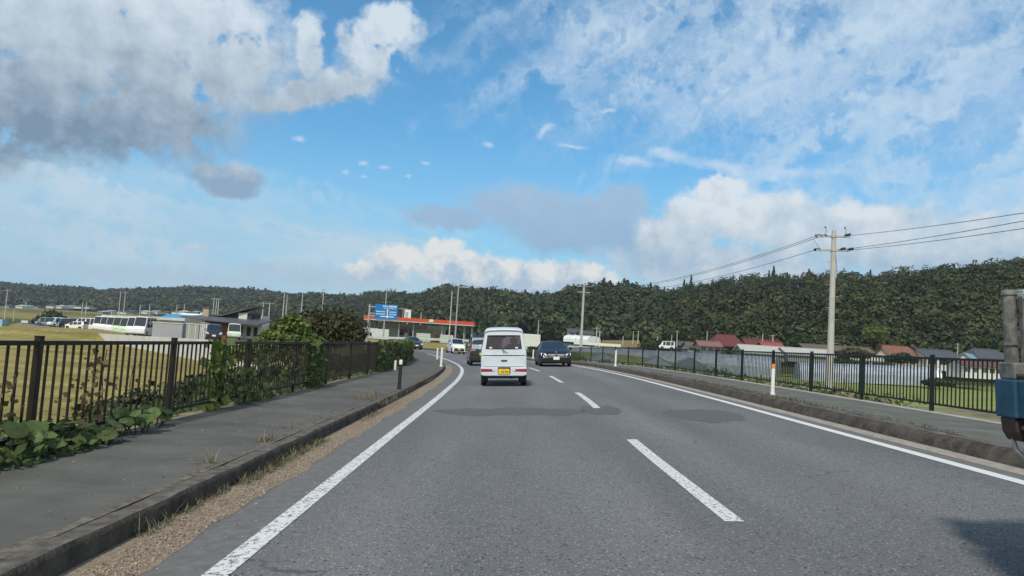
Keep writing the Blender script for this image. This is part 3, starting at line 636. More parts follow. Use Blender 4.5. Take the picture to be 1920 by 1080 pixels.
# ---- the pale kei van ahead
def kei_van():
    pm = paint('pale_silver_blue_paint', (.60,.66,.71), .0, .3)
    L, Wd, H = 3.38, 1.475, 1.86
    top = [(-1.69,1.76),(-1.66,1.80),(-1.55,1.835),(-1.2,1.86),(.7,1.85),(1.0,1.78),(1.15,1.68),(1.58,1.02),(1.66,.85),(1.69,.75)]
    belt = [(-1.69,1.13),(1.69,.95)]
    root, S = car('kei_van', 'pale silver microvan with yellow plate driving directly ahead', L, Wd, H, top, belt, (1.05,1.56), (5,6), (-1.35,1.0),
        [(-.55,-.45),(.35,.45)], (-1.12,1.2), .27, pm, taper=.13, zb0=.36, cat='van', skip_rear_cap=True, glass=SEEG, endround=.02)
    # rear face: a hatch with a real window opening
    ring = S[0]; n = len(ring)
    def yf(z): return -1.69-.035+max(0, (z-1.0))*.11
    wx, zb, zt = .565, 1.175, 1.60
    def win(x, z):                          # nearest spot on the window outline, by angle
        cx, cz = 0, (zb+zt)/2; a = math.atan2(z-cz, x*.75); c, s_ = math.cos(a), math.sin(a)
        k = min((wx*(1-.10*max(0, s_)))/max(abs(c), 1e-6), ((zt-zb)/2)/max(abs(s_), 1e-6)); return (cx+c*k, cz+s_*k)
    outer = [(x, z) for x, _, z in ring]
    # add points along the bottom edge
    bot = [(outer[-1][0]+(outer[0][0]-outer[-1][0])*t, outer[0][1]) for t in (.15,.3,.5,.7,.85)]
    outer = outer+bot
    ins = [(x*.965, z+(-.012 if z > 1.5 else 0)) for x, z in outer]
    inner = [win(x, z) for x, z in outer]
    # straight sill of corners for the window
    corners = [(wx, zb), (wx*.9, zt), (-wx*.9, zt), (-wx, zb)]
    for c in corners:
        j = min(range(len(inner)), key=lambda q: (inner[q][0]-c[0])**2+(inner[q][1]-c[1])**2); inner[j] = c
    N_ = len(outer); V = [(x, -1.69, z) for x, z in outer]+[(x, yf(z), z) for x, z in ins]+[(x, yf(z), z) for x, z in inner]+[(x*.985, yf(z)+.03, z+(.006 if z < 1.4 else -.006)) for x, z in inner]
    m = MB(); m.add(V, [(a*N_+i, a*N_+(i+1) % N_, (a+1)*N_+(i+1) % N_, (a+1)*N_+i) for a in range(3) for i in range(N_)])
    tg = m.build('tailgate', pm, root)
    g = MB(); g.add([(x*.99, yf(z)+.022, z) for x, z in inner], [tuple(range(N_))]); g.build('rear_window', SEEG, tg)
    gk = MB()
    gp = [Vector((x, yf(z)-.002, z)) for x, z in inner]+[Vector((inner[0][0], yf(inner[0][1])-.002, inner[0][1]))]
    gk.tube(gp, .012, 6); gk.build('window_seal', M_['black'], tg)
    for zc, h in ((.975, .006), (.615, .006)):
        box_part(tg, 'panel_gap', M_['blackp'], -.66, .66, yf(zc)-.003, yf(zc)+.01, zc-h, zc+h, 0)
    r = MB(); r.prism([(-.7,1.0),(.7,1.0),(.7,.985),(-.7,.985)], 'y', yf(1)-.012, yf(1)+.01); r.build('crease', pm, tg, bevel=.005)
    box_part(tg, 'handle_recess', M_['blackp'], -.085, .105, yf(.8)-.006, yf(.8)+.02, .775, .83)
    em = MB(); em.cyl((0, yf(1.06)-.012, 1.075), (0, yf(1.06)+.01, 1.075), .035, .035, 16); em.build('emblem', CHROME, tg)
    wm = MB(); wm.cyl((-.03, yf(1.13)-.03, 1.135), (-.03, yf(1.13)+.01, 1.135), .02, .02, 10); wm.tube([(-.03, yf(1.13)-.03, 1.135), (.06, yf(1.1)-.035, 1.085), (.13, yf(1.07)-.03, 1.055)], .009); wm.build('wiper', M_['blackp'], tg)
    for x in (-.46,.36): 
        box_part(tg, 'sticker', M_['white'], x, x+.09, yf(1.2)+.005, yf(1.2)+.018, 1.19, 1.235, 0)
    # bumper
    b = MB(); b.prism([(-.72,.60),(.72,.60),(.735,.52),(.72,.36),(.62,.325),(-.62,.325),(-.72,.36),(-.735,.52)], 'y', -1.80, -1.60)
    bp = b.build('rear_bumper', pm, root, bevel=.03, seg=3)
    for sg in (-1, 1):
        l = MB(); l.prism([(sg*.72,.555),(sg*.30,.545),(sg*.285,.525),(sg*.31,.475),(sg*.72,.465)], 'y', -1.815, -1.78); l.build('tail_light', REDL, bp, bevel=.008)
        box_part(bp, 'reverse_lens', PLW, min(sg*.30, sg*.36), max(sg*.30, sg*.36), -1.818, -1.80, .488, .535, .004)
    box_part(bp, 'plate_recess', M_['blackp'], -.19, .21, -1.806, -1.79, .395, .60, .004)
    pl = box_part(root, 'number_plate', YEL, -.17, .175, -1.822, -1.806, .385, .552, .006)
    text_mesh('34-99', 'plate_number', .105, M_['blackp'], pl, (.02, -1.825, .45), (R(90), 0, 0))
    text_mesh('480', 'plate_number', .035, M_['blackp'], pl, (0, -1.825, .525), (R(90), 0, 0))
    # under the tail
    u = MB(); u.box(-.55, .55, -1.62, -1.4, .26, .36); u.cyl((-.5, -1.15, .27), (.5, -1.15, .27), .045, .045, 10); u.cyl((.25, -1.7, .25), (.25, -1.2, .25), .025, .025, 10); u.cyl((0, -1.15, .27), (0, .9, .3), .035, .035, 8)
    u.build('rear_axle', M_['blackp'], root)
    for sg in (-1, 1): box_part(root, 'mudflap', M_['black'], min(sg*.50, sg*.72), max(sg*.50, sg*.72), -1.48, -1.46, .14, .38, 0)
    # seats seen through the rear window
    for sg in (-1, 1):
        s_ = MB(); s_.box(sg*.36-.23, sg*.36+.23, .15, .30, .7, 1.33); s_.build('seat', SEAT, root, bevel=.05, seg=3)
        s_ = MB(); s_.box(sg*.36-.13, sg*.36+.13, .16, .27, 1.34, 1.54); s_.build('headrest', SEAT, root, bevel=.05, seg=3)
    box_part(root, 'rear_bench', SEAT, -.6, .6, -.8, -.65, .6, 1.18, .04)
    box_part(root, 'load_floor', SEAT, -.68, .68, -1.6, 1.2, .56, .6, 0)
    box_part(root, 'dashboard', SEAT, -.66, .66, .95, 1.3, .9, 1.10, .03)
    box_part(root, 'rear_view_mirror', M_['blackp'], -.10, .10, .98, 1.0, 1.53, 1.59, .01)
    mirrors(root, .80, .95, 1.12, pm, (.055,.1,.18))
    return root
v = kei_van(); place(v, 23.6+1.8, .04)
# ---- black kei wagon ahead of it
def kei_wagon():
    pm = paint('black_paint', (.012,.012,.014), .0, .22)
    top = [(-1.69,1.0),(-1.68,1.45),(-1.62,1.72),(-1.4,1.80),(.4,1.79),(.7,1.7),(1.15,1.08),(1.6,.95),(1.69,.7)]
    root, S = car('kei_wagon', 'tall black wagon mostly hidden in front of the silver microvan', 3.38, 1.475, 1.8, top, [(-1.69,1.0),(1.69,.93)], (.68,1.15), (-1.70,-1.5), (-1.5,.7),
        [(-.75,-.65),(.1,.2)], (-1.15,1.2), .28, pm, taper=.10)
    g = MB(); g.add([(x, -1.705+max(0, z-1)*.08, z) for x, z in ((-.64,1.0),(.64,1.0),(.60,1.66),(-.60,1.66))], [(0,1,2,3)]); g.build('rear_window', mat('painted_sky_glass', (.45,.50,.54), .25, .3), root)  # pale sky reflection put into the pane's base colour
    for sg in (-1, 1): box_part(root, 'tail_light', REDL, min(sg*.60, sg*.73), max(sg*.60, sg*.73), -1.71, -1.60, .78, 1.02)
    box_part(root, 'number_plate', YEL, -.17, .17, -1.715, -1.70, .62, .78)
    b = MB(); b.box(-.72, .72, -1.76, -1.6, .28, .56); b.build('rear_bumper', pm, root, bevel=.04)
    box_part(root, 'chrome_strip', CHROME, -.70, -.40, -1.725, -1.70, .90, .96, .004)
    mirrors(root, .80, .75, 1.02, pm, (.06,.1,.14)); return root
place(kei_wagon(), 46, -.28)
# ---- black saloon oncoming
def saloon():
    pm = mat('black_saloon_paint', (.010,.011,.014), .35, coat=.15, spec=.4)
    L = 4.85
    top = [(-2.42,.70),(-2.38,.93),(-1.9,1.06),(-1.0,1.40),(-.3,1.45),(.2,1.43),(1.15,1.02),(1.7,.93),(2.15,.80),(2.34,.66),(2.42,.50)]
    root, S = car('saloon_car', 'black saloon with broad chrome grille approaching in the right lane', L, 1.85, 1.45, top, [(-2.42,.92),(0,.93),(1.15,.90),(2.42,.6)], (.22,1.13), (-1.88,-1.02), (-1.65,.95),
        [(-.85,-.75),(.05,.13)], (-1.42,1.50), .325, pm, taper=.27, cat='car', zb0=.2, wsmat=GLASSB, endround=.16)
    g = MB(); g.prism([(-.50,.72),(.50,.72),(.40,.585),(.16,.53),(-.16,.53),(-.40,.585)], 'y', 2.36, 2.425); gr = g.build('grille', CHROME, root, bevel=.01)
    for z in (.58,.62,.66): box_part(gr, 'grille_slat', M_['blackp'], -.36, .36, 2.42, 2.43, z-.005, z+.005, 0)
    e = MB(); e.cyl((0,2.42,.645),(0,2.44,.645), .06, .06, 20); e.build('emblem', M_['blackp'], gr)
    e = MB(); e.cyl((0,2.28,.74),(0,2.27,.82), .006, .006, 6); e.cyl((0,2.265,.84),(0,2.275,.84), .035, .035, 12); e.build('bonnet_ornament', CHROME, root)
    for sg in (-1, 1):
        l = MB(); l.add([(sg*.52,2.37,.60),(sg*.58,2.33,.74),(sg*.80,2.14,.80),(sg*.86,2.06,.77),(sg*.84,2.22,.62),(sg*.70,2.34,.58), (sg*.52,2.2,.60),(sg*.58,2.2,.74),(sg*.78,2.0,.78),(sg*.80,2.0,.77),(sg*.78,2.1,.62),(sg*.70,2.2,.58)],
              [(0,1,2,3,4,5),(6,7,8,9,10,11)]+[(i,(i+1)%6,6+(i+1)%6,6+i) for i in range(6)]); l.build('headlight', LAMP, root)
        box_part(root, 'fog_light', LAMP, min(sg*.60, sg*.78), max(sg*.60, sg*.78), 2.30, 2.40, .33, .37)
    b = MB(); b.prism([(-.84,.52),(.84,.52),(.88,.40),(.80,.22),(-.80,.22),(-.88,.40)], 'y', 2.1, 2.41); bp = b.build('front_bumper', pm, root, bevel=.05, seg=3)
    box_part(bp, 'air_intake', M_['black'], -.42, .42, 2.40, 2.415, .26, .36)
    box_part(root, 'number_plate', PLW, -.17, .17, 2.435, 2.45, .40, .565)
    mirrors(root, 1.0, .85, .96, pm, (.09,.1,.14)); return root
place(saloon(), 44.6, 3.95, dh=R(-4), flip=True)
# ---- white kei hatchback oncoming
def hatch(label, pm, nm='hatchback', H=1.6, plate=YEL):
    top = [(-1.7,.9),(-1.68,1.3),(-1.5,1.53),(-.9,H-.01),(0,H),(.35,H-.05),(1.05,1.03),(1.5,.9),(1.66,.72),(1.7,.5)]
    root, S = car(nm, label, 3.4, 1.5, H, top, [(-1.7,1.0),(1.7,.72)], (.36,1.03), (-1.69,-1.52), (-1.35,.85), [(-.65,-.57),(.12,.2)], (-1.15,1.15), .28, pm, taper=.16, endround=.14)
    for sg in (-1, 1):
        l = MB(); l.prism([(sg*.44,.62),(sg*.72,.68),(sg*.71,.84),(sg*.50,.78)], 'y', 1.50, 1.70); l.build('headlight', LAMP, root, bevel=.01)
    g = MB(); g.prism([(-.45,.60),(.45,.60),(.60,.40),(.50,.30),(-.50,.30),(-.60,.40)], 'y', 1.66, 1.725); g.build('grille', M_['blackp'], root)
    box_part(root, 'number_plate', plate, -.17, .17, 1.73, 1.745, .42, .58)
    b = MB(); b.box(-.70, .70, 1.4, 1.69, .22, .34); b.build('front_bumper', pm, root, bevel=.03)
    mirrors(root, .82, .7, 1.0, pm, (.07,.1,.13)); return root
WHP = paint('white_paint', (.80,.80,.79), 0, .3)
place(hatch('white hatchback with yellow plate rounding the far bend', WHP), 81, 3.7, dh=R(-6), flip=True)
# ---- dark car behind it
def dark_car():
    pm = paint('dark_grey_paint', (.03,.032,.036), .3, .25)
    top = [(-2.1,.8),(-2.05,1.0),(-1.7,1.12),(-1.1,1.42),(0,1.5),(.3,1.46),(1.1,1.02),(1.8,.86),(2.05,.7),(2.1,.5)]
    root, S = car('estate_car', 'dark grey car farthest away on the bend', 4.2, 1.7, 1.5, top, [(-2.1,.95),(2.1,.8)], (.32,1.08), (-1.68,-1.12), (-1.5,.9), [(-.75,-.65),(.1,.18)], (-1.3,1.3), .31, pm, taper=.22, endround=.14)
    for sg in (-1, 1): box_part(root, 'headlight', LAMP, min(sg*.5, sg*.78), max(sg*.5, sg*.78), 1.95, 2.08, .62, .76)
    box_part(root, 'number_plate', PLW, -.17, .17, 2.11, 2.125, .42, .58); mirrors(root, .92, .7, 1.0, pm); return root
place(dark_car(), 93, 3.6, dh=R(-12), flip=True)
# ---- crane lorry passing on the right, mostly outside the frame
def lorry():
    root = empty('crane_lorry', label='blue and silver lorry cut off by the right edge of the frame', cat='lorry')
    BL = mat('blue_lorry_paint', (.012,.055,.10), .6, vs=9, col2=(.025,.095,.155)); SV = mat('silver_box_panel', (.46,.53,.60), .45, .2, vs=8, col2=(.55,.62,.68))
    RUST = mat('rusty_steel', (.05,.028,.024), .7, vs=12, col2=(.10,.06,.045))
    GR = mat('weathered_steel', (.09,.085,.075), .7, vs=14, col2=(.25,.25,.23))
    Wd = 1.9   # x: 0 = side facing our lane, +x away; y: + towards the rear of the lorry (ahead of us)
    b = MB(); b.box(.125, Wd, -2.2, 2.05, 1.17, 1.68); b.box(-.28, .124, -2.2, 1.2, .5, 1.80); b.build('cargo_box', SV, root, bevel=.012)  # second block: unseen widening, added to cast the lorry's shadow on the road
    for z in (1.19, 1.43, 1.66): box_part(root, 'box_rib', SV, .11, .14, 1.25, 2.06, z-.018, z+.018, .004)
    for y in (1.35, 1.7, 2.0): box_part(root, 'box_stake', GR, .105, .135, y-.02, y+.02, 1.18, 1.66, .004)
    b = MB(); b.box(.02, .12, 1.25, 2.08, .93, 1.15); b.box(.12, Wd-.02, -2.0, 2.06, .82, 1.14); b.build('side_guard', BL, root, bevel=.008)
    p = MB(); p.cyl((.075, 2.06, 1.24), (.078, 2.06, 1.69), .038, .036, 14); p.cyl((.075, 2.06, 1.36), (.075, 2.06, 1.385), .046, .046, 14); p.cyl((.078, 2.06, 1.67), (.078, 2.06, 1.70), .044, .040, 14); p.build('corner_post', GR, root)
    b = MB(); b.box(.115, .2, 1.98, 2.12, 1.60, 1.70); b.build('post_cap', M_['galv'], root, bevel=.01)
    for x, z in ((.14, 1.65), (.175, 1.65), (.14, 1.62)):
        b = MB(); b.cyl((x, 1.97, z), (x, 1.985, z), .008, .008, 8); b.build('bolt', RUST, root)
    b = MB(); b.box(.0, .20, 1.94, 2.12, .925, 1.155); b.build('outrigger_box', BL, root, bevel=.010)
    box_part(root, 'seam', M_['blackp'], .088, .092, 1.936, 1.945, .93, 1.15, 0)
    b = MB(); b.box(.02, .115, 1.96, 2.10, 1.156, 1.255); b.build('grey_bracket', GR, root, bevel=.010)
    b = MB(); b.box(.03, .10, 1.94, 1.96, 1.175, 1.19); b.build('latch', RUST, root)
    l = MB(); l.cyl((.135, 1.925, 1.02), (.135, 1.94, 1.02), .026, .028, 18); lo_ = l.build('side_marker', AMB, root); l = MB(); l.cyl((.135, 1.932, 1.02), (.135, 1.942, 1.02), .034, .034, 18); l.build('lamp_rim', M_['blackp'], lo_)
    b = MB(); b.prism([(.01,.925),(.17,.925),(.165,.85),(.12,.79),(.05,.785),(.02,.84)], 'y', 1.96, 2.10); b.build('hook_bracket', RUST, root, bevel=.012)
    b = MB(); b.cyl((.06, 1.95, .87), (.06, 1.965, .87), .014, .014, 8); b.cyl((.12, 1.95, .83), (.12, 1.965, .83), .010, .010, 8); b.build('bolt', M_['galv'], root)
    t = MB(); t.tube([(.055,2.05,.80),(.06,2.03,.73),(.09,1.98,.67),(.2,1.85,.63),(.5,1.7,.62)], .013, 8); t.build('pipe_guard', M_['galv'], root, smooth=True)
    t = MB(); t.tube([(.09,2.0,.80),(.13,1.95,.77),(.25,1.85,.755),(.5,1.7,.76)], .018, 8); t.build('hose', M_['black'], root, smooth=True)
    b = MB(); b.box(.15, .45, 1.75, 1.77, .26, .60); b.build('mudflap', M_['galv'], root, bevel=.006)
    box_part(root, 'mudguard', M_['blackp'], .14, .5, .9, 1.78, .60, .66, .02)
    box_part(root, 'chassis', M_['blackp'], .5, 1.4, -4.0, 2.0, .45, .62, 0)
    for y in (.75, -3.0):
        for x in (.30, Wd-.28): wheel(root, x, y, .36, .24)
    # cab, behind the frame edge
    m = MB(); m.prism([(-4.0,.45),(-2.3,.45),(-2.3,1.95),(-3.5,1.95),(-3.95,1.25)], 'x', .05, Wd-.05); c = m.build('cab', BL, root, bevel=.04)
    m = MB(); m.prism([(-3.4,1.3),(-2.6,1.3),(-2.6,1.8),(-3.3,1.8)], 'x', .035, .045); m.build('window', GLASS, c)
    return root
lr = lorry(); lr.location = rp(2.5, 3.12, .0); lr.rotation_euler = (0, -TH, 0)
# ================================================================== hills and woods
def sstep(x, a, b): return sst(np.asarray(x, float), a, b)
RIDGE = [(-1500,520),(-400,515),(0,527),(60,533),(150,535),(180,541),(250,538),(370,536),(420,540),(500,545),(540,549),(575,547),(620,553),(650,555),(680,549),(720,546),(760,550),(775,554),(830,546),(870,541),(920,546),(980,554),(1010,553),(1060,547),(1110,543),(1170,545),(1190,549),(1250,549),(1275,541),(1320,530),(1380,521),(1440,516),(1480,519),(1530,515),(1580,513),(1640,517),(1700,506),(1750,501),(1800,496),(1850,493),(1920,487),(2200,470),(2700,500)]
RD = [(-1500,1500),(0,1500),(400,1400),(640,1150),(800,950),(1000,820),(1180,760),(1260,560),(1400,470),(1600,420),(1920,380),(2700,360)]    # distance (Y) of the ridge
FD = [(-1500,1000),(0,1000),(400,900),(640,640),(800,420),(1000,330),(1180,300),(1260,260),(1400,220),(1600,200),(1920,185),(2700,170)]     # distance of the foot
def az_of(px, py=640):
    v = ray(px, py); return math.atan2(v.x, v.y)
_px = np.arange(-1500, 2700, 10.0)
_az = np.array([az_of(p) for p in _px])
_ry = np.interp(_px, [a for a, _ in RIDGE], [b for _, b in RIDGE]); _rd = np.interp(_px, [a for a, _ in RD], [b for _, b in RD]); _fd = np.interp(_px, [a for a, _ in FD], [b for _, b in FD])
_rdist = _rd/np.cos(_az); _fdist = _fd/np.cos(_az)
_tree = np.interp(_px, [-1500, 600, 1000, 1300, 2700], [14, 13, 12, 9, 9])
_rh = np.array([P(p, r, d).z for p, r, d in zip(_px, _ry, _rd)])-_tree
def vnoise(x, y, seed=0):
    r_ = np.random.default_rng(seed); tab = r_.random((64, 64))
    xi = np.floor(x).astype(int); yi = np.floor(y).astype(int); fx = x-xi; fy = y-yi; fx = fx*fx*(3-2*fx); fy = fy*fy*(3-2*fy)
    g = lambda i, j: tab[i % 64, j % 64]
    return (g(xi, yi)*(1-fx)+g(xi+1, yi)*fx)*(1-fy)+(g(xi, yi+1)*(1-fx)+g(xi+1, yi+1)*fx)*fy
def hill_z(az_, dist):
    f = np.interp(az_, _az, _fdist); r = np.interp(az_, _az, _rdist); h = np.interp(az_, _az, _rh)
    t = (dist-f)/(r-f)
    x = dist*np.sin(az_); y = dist*np.cos(az_); z0 = plain(x, y)
    up = np.clip(t, 0, 1)**.85
    sp = (vnoise(x/70, y/70, 3)-.5)*.30+(vnoise(x/28, y/28, 4)-.5)*.14
    z = z0*(1-up)+h*up+sp*h*np.sin(np.clip(t, 0, 1)*math.pi)
    z = np.where(t > 1, h-(t-1)*h*.9, z); z = np.where(t < 0, z0+t*8-.3, z)
    return z, t
def hills():
    a = np.linspace(_az[0], _az[-1], 420); t = np.concatenate([[-.05, 0], np.linspace(.03, 1.0, 34), [1.15, 1.5, 2.0]])
    V = []
    f = np.interp(a, _az, _fdist); r = np.interp(a, _az, _rdist)
    for tt in t:
        d = f+(r-f)*tt; z, _ = hill_z(a, d); V.append(np.stack([d*np.sin(a), d*np.cos(a), z], -1))
    V = np.array(V); n = len(a); i, j = np.meshgrid(np.arange(len(t)-1), np.arange(n-1), indexing='ij')
    Fq = np.stack([i*n+j, i*n+j+1, (i+1)*n+j+1, (i+1)*n+j], -1).reshape(-1, 4)
    o = np_mesh('hill', V.reshape(-1, 3), Fq, mat('wooded_hillside', (.012,.020,.010), .95, vs=.05, col2=(.030,.042,.017), spec=.05), smooth=True); o['kind'] = 'structure'  # very dark: shade between the crowns put into the hillside colour
hills()
LEAF = leafmat('forest_foliage', (.026,.042,.015), (.064,.080,.027), .12, .2)
def forest(name, px0, px1, n, nq, rr, hh, qs, tmin, tmax, conif=.3):
    a0, a1 = az_of(px0), az_of(px1)
    a = rng.uniform(a0, a1, n)
    t = rng.uniform(tmin, tmax, n)
    f = np.interp(a, _az, _fdist); r = np.interp(a, _az, _rdist); d = f+(r-f)*t
    z, _ = hill_z(a, d); x = d*np.sin(a); y = d*np.cos(a)
    R0 = (rr[0]*.75+(rr[1]*1.25-rr[0]*.75)*rng.random(n)**1.5)*(1-.15*sstep(t, .8, 1)); H0 = rng.uniform(*hh, n); con = rng.random(n) < conif*(.35+1.3*(vnoise(x/60, y/60, 9) > .5))
    hue = .6*vnoise(x/45, y/45, 11)+.4*rng.random(n); g = rng.uniform(.6, 1.4, n)
    T = np.stack([g*(.75+.75*hue), g*(.95+.2*hue), g*(.85+.1*hue)], 1); T[con] = T[con]*np.array([.55, .68, .75])
    # points on each crown
    u = rng.normal(0, 1, (n, nq, 3)); u /= np.linalg.norm(u, axis=2, keepdims=True); u[..., 2] = np.where(u[..., 2] < -.55, -u[..., 2], u[..., 2])
    lump = 1+.22*np.sin(u[..., 0]*5+hue[:, None]*20)*np.sin(u[..., 1]*4+g[:, None]*30)+.15*np.sin(u[..., 2]*9+g[:, None]*9)
    rad = lump*rng.uniform(.90, 1.02, (n, nq))
    C = np.empty((n, nq, 3)); q = R0[:, None]*rad
    C[..., 0] = x[:, None]+u[..., 0]*q; C[..., 1] = y[:, None]+u[..., 1]*q; C[..., 2] = z[:, None]+(H0*.55)[:, None]+u[..., 2]*(H0*.45)[:, None]*rad
    Nn = u*np.array([1, 1, .9])
    # conifers: cones
    hgt = rng.uniform(0, 1, (n, nq))**1.2; th = rng.uniform(0, 2*math.pi, (n, nq)); cr = (1-hgt)*.62*R0[:, None]*rng.uniform(.8, 1.1, (n, nq))+.1
    Cc = np.stack([x[:, None]+np.cos(th)*cr, y[:, None]+np.sin(th)*cr, z[:, None]+H0[:, None]*(.1+1.05*hgt)], -1); Nc = np.stack([np.cos(th), np.sin(th), np.full_like(th, .55)], -1)
    C = np.where(con[:, None, None], Cc, C); Nn = np.where(con[:, None, None], Nc, Nn)
    C = C.reshape(-1, 3); Nn = Nn.reshape(-1, 3); T = np.repeat(T, nq, 0)*rng.uniform(.88, 1.12, (n*nq, 1))
    V, Fq, col = leaf_quads(C, Nn, qs, .17, 1.2, T)
    o = np_mesh(name, V, Fq, LEAF, col=col); o['kind'] = 'stuff'
forest('forest', 1180, 2250, 2300, 190, (3.0, 5.2), (6, 11.5), .85, .0, 1.0, .09)
forest('forest', 1180, 2250, 500, 150, (2.0, 3.8), (5, 9), .85, .0, .16, .15)
forest('forest', 560, 1230, 2900, 70, (4.5, 8), (8, 14), 1.7, .0, 1.0, .2)
forest('forest', -450, 640, 5000, 34, (7, 13), (8, 14), 3.6, .0, 1.0, .15)
def rdg(px, t):
    a = az_of(px); f = float(np.interp(a, _az, _fdist)); r = float(np.interp(a, _az, _rdist)); d = f+(r-f)*t; z, _ = hill_z(np.array([a]), np.array([d])); return Vector((d*math.sin(a), d*math.cos(a), float(z[0])))
# ================================================================== trees and shrubs
BUSH = leafmat('bright_bush_leaves', (.085,.13,.028), (.17,.215,.055), 1.0, .3)
DARKB = leafmat('dark_bush_leaves', (.024,.045,.014), (.055,.085,.026), 1.3, .2)
REDB = leafmat('reddish_bush_leaves', (.035,.05,.017), (.09,.08,.03), 1.0, .2)
def tree(name, label, cat, loc, blobs, n, size, m, trunk=.12, h=2.0, group=None, kind=None, jit=.5, fill=.55):
    """blobs: (dx, dy, dz, rx, ry, rz)"""
    root = empty(name, loc, label=label, cat=cat, group=group)
    C = []; Nn = []
    wts = np.array([b[3]*b[5]+b[4]*b[5]+b[3]*b[4] for b in blobs]); wts = wts/wts.sum()
    for b, w in zip(blobs, wts):
        k = int(n*w); u = rng.normal(0, 1, (k, 3)); u /= np.linalg.norm(u, axis=1, keepdims=True)
        lump = 1+.16*np.sin(u[:, :1]*6+b[0]*3)*np.sin(u[:, 1:2]*5+b[2]*7)+.12*np.sin(u[:, 2:]*8+b[1])
        r = rng.uniform(fill, 1.02, (k, 1))**.5*lump
        C.append(np.array(b[:3])+u*r*np.array(b[3:])); Nn.append(u+np.array([0, 0, .35]))
    C = np.concatenate(C); Nn = np.concatenate(Nn)
    keep = C[:, 2] > .02; V, Fq, col = leaf_quads(C[keep], Nn[keep], size, jit)
    t = MB()
    t.tube([(0, 0, -.3), (.04, .02, h*.4), (-.03, .05, h*.8), (0, 0, h)], [trunk, trunk*.85, trunk*.6, trunk*.25], 7)
    for b in blobs: t.tube([(0, 0, h*.45), (b[0]*.5, b[1]*.5, max(.2, h*.5+b[2]*.2)), (b[0]*.95, b[1]*.95, max(.2, b[2]))], [trunk*.45, trunk*.3, trunk*.1], 5)
    t.build('trunk', M_['brown'], root)
    np_mesh('crown', V, Fq, m, root, col); return root
def at(px, py, Y): p = P(px, py, Y); return p
def shrub_at(name, label, cat, px, pyb, Y, wpx, hpx, m, n=900, size=.12, **k):
    """a bush whose base is at pixel (px, pyb) at distance Y, wpx x hpx pixels large"""
    s = F/Y; w = wpx/s/2; h = hpx/s; p = P(px, pyb, Y)
    bl = [(0, 0, h*.5, w*.8, w*.7, h*.5), (-w*.5, .1*w, h*.38, w*.5, w*.5, h*.36), (w*.5, -.1*w, h*.42, w*.5, w*.5, h*.38), (w*.1, 0, h*.7, w*.42, w*.42, h*.3)]
    return tree(name, label, cat, p, bl, n, size, m, trunk=max(.04, w*.05), h=h*.8, **k)
b_ = P(535, 690, 40)
tree('bush', 'bright green leafy bush bulging above the left railing', 'bush', b_, [(0,0,1.35,1.0,1.1,1.15),(-1.0,-.2,.95,.9,.9,.85),(.9,.1,1.2,.8,.9,.95),(-.2,.1,2.15,.75,.7,.55),(.55,0,2.2,.5,.5,.5),(-1.9,-.2,.75,.75,.8,.6),(-2.6,-.3,.6,.55,.6,.45),(-.7,0,1.75,.6,.6,.5),(1.5,.2,1.0,.6,.7,.7),(.1,0,2.75,.3,.3,.22)], 6500, .17, BUSH, .07, 1.8, fill=.35, jit=.7)
r_ = P(618, 668, 52); s_ = F/52
tree('tree', 'dark broad tree right of the bright bush, near the blue road sign', 'tree', r_, [(-.6,0,1.8,1.8,1.5,1.4),(.8,.2,2.1,1.5,1.3,1.2),(-.2,.3,2.6,1.2,1.1,.75),(1.5,0,1.6,1.0,1.0,.8),(-1.6,.4,2.2,1.0,1.0,1.1)], 6500, .15, REDB, .14, 3.0, fill=.3, jit=.7)
shrub_at('bush', 'reddish brown bush behind the dark tree and the bright bush', 'bush', 572, 650, 58, 80, 62, REDB, 1800, .20)
shrub_at('bush', 'dark rounded bush beside the parked blue van', 'bush', 95, 617, 160, 66, 33, DARKB, 1500, .45)
shrub_at('bush', 'low dark bush at the left end of the earth bank', 'bush', 55, 620, 170, 34, 18, DARKB, 700, .45)
# bushes on the bank behind the left railing
lb = ['below the white retaining wall', 'under the second half of the railing', 'beside the fifth railing post', 'where the vines begin', 'behind the middle of the railing', 'in front of the bright green bush', 'below the dark tree', 'near the black bollard', 'at the far end of the railing', 'by the last railing post', 'where the railing meets the bend']
for i, s0 in enumerate([13.5, 16.5, 19.5, 22.5, 25.5, 28.5, 31.5, 35, 39, 43, 47]):
    p = rp(s0, -6.0-.15*(i % 3), -.3); h = .95+.15*((i*7) % 4)/3+min(.12, .03*i)
    tree('bank_bush', 'dense green bank bush %s' % lb[i], 'bush', p, [(0,0,h*.45,.9,1.7,h*.5),(.1,1.0,h*.5,.7,.9,h*.45),(-.1,-1.0,h*.4,.8,.9,h*.45)], 1500, .12, DARKB, .05, h*.6, group='bushes on the bank behind the left railing')
rb = ['behind the first far posts of the right railing', 'just left of the white marker post', 'in front of the greenhouse gables', 'behind the orange topped marker post', 'near the foot of the near power pole', 'at the far end of the right railing', 'below the greenhouse with the pointed gable']
for i, (s0, dd, w, h) in enumerate([(56, 10.4, 1.6, 1.3), (47, 10.3, 1.4, .9), (36, 10.6, 1.7, 1.25), (24.5, 10.2, 1.2, .7), (29, 10.8, 1.6, .9), (63, 10.6, 1.8, 1.8), (33, 10.4, 1.8, 1.0)]):
    tree('bank_bush', 'low ragged bush on the right bank %s' % rb[i], 'bush', rp(s0, dd, -.95), [(0,0,h*.4,w*.5,w,h*.5),(0,w*.7,h*.35,w*.4,w*.6,h*.4),(0,-w*.7,h*.5,w*.4,w*.5,h*.35)], 900, .11, [DARKB, BUSH, REDB][(i*2) % 3], .04, h*.5, group='bushes on the bank behind the right railing')
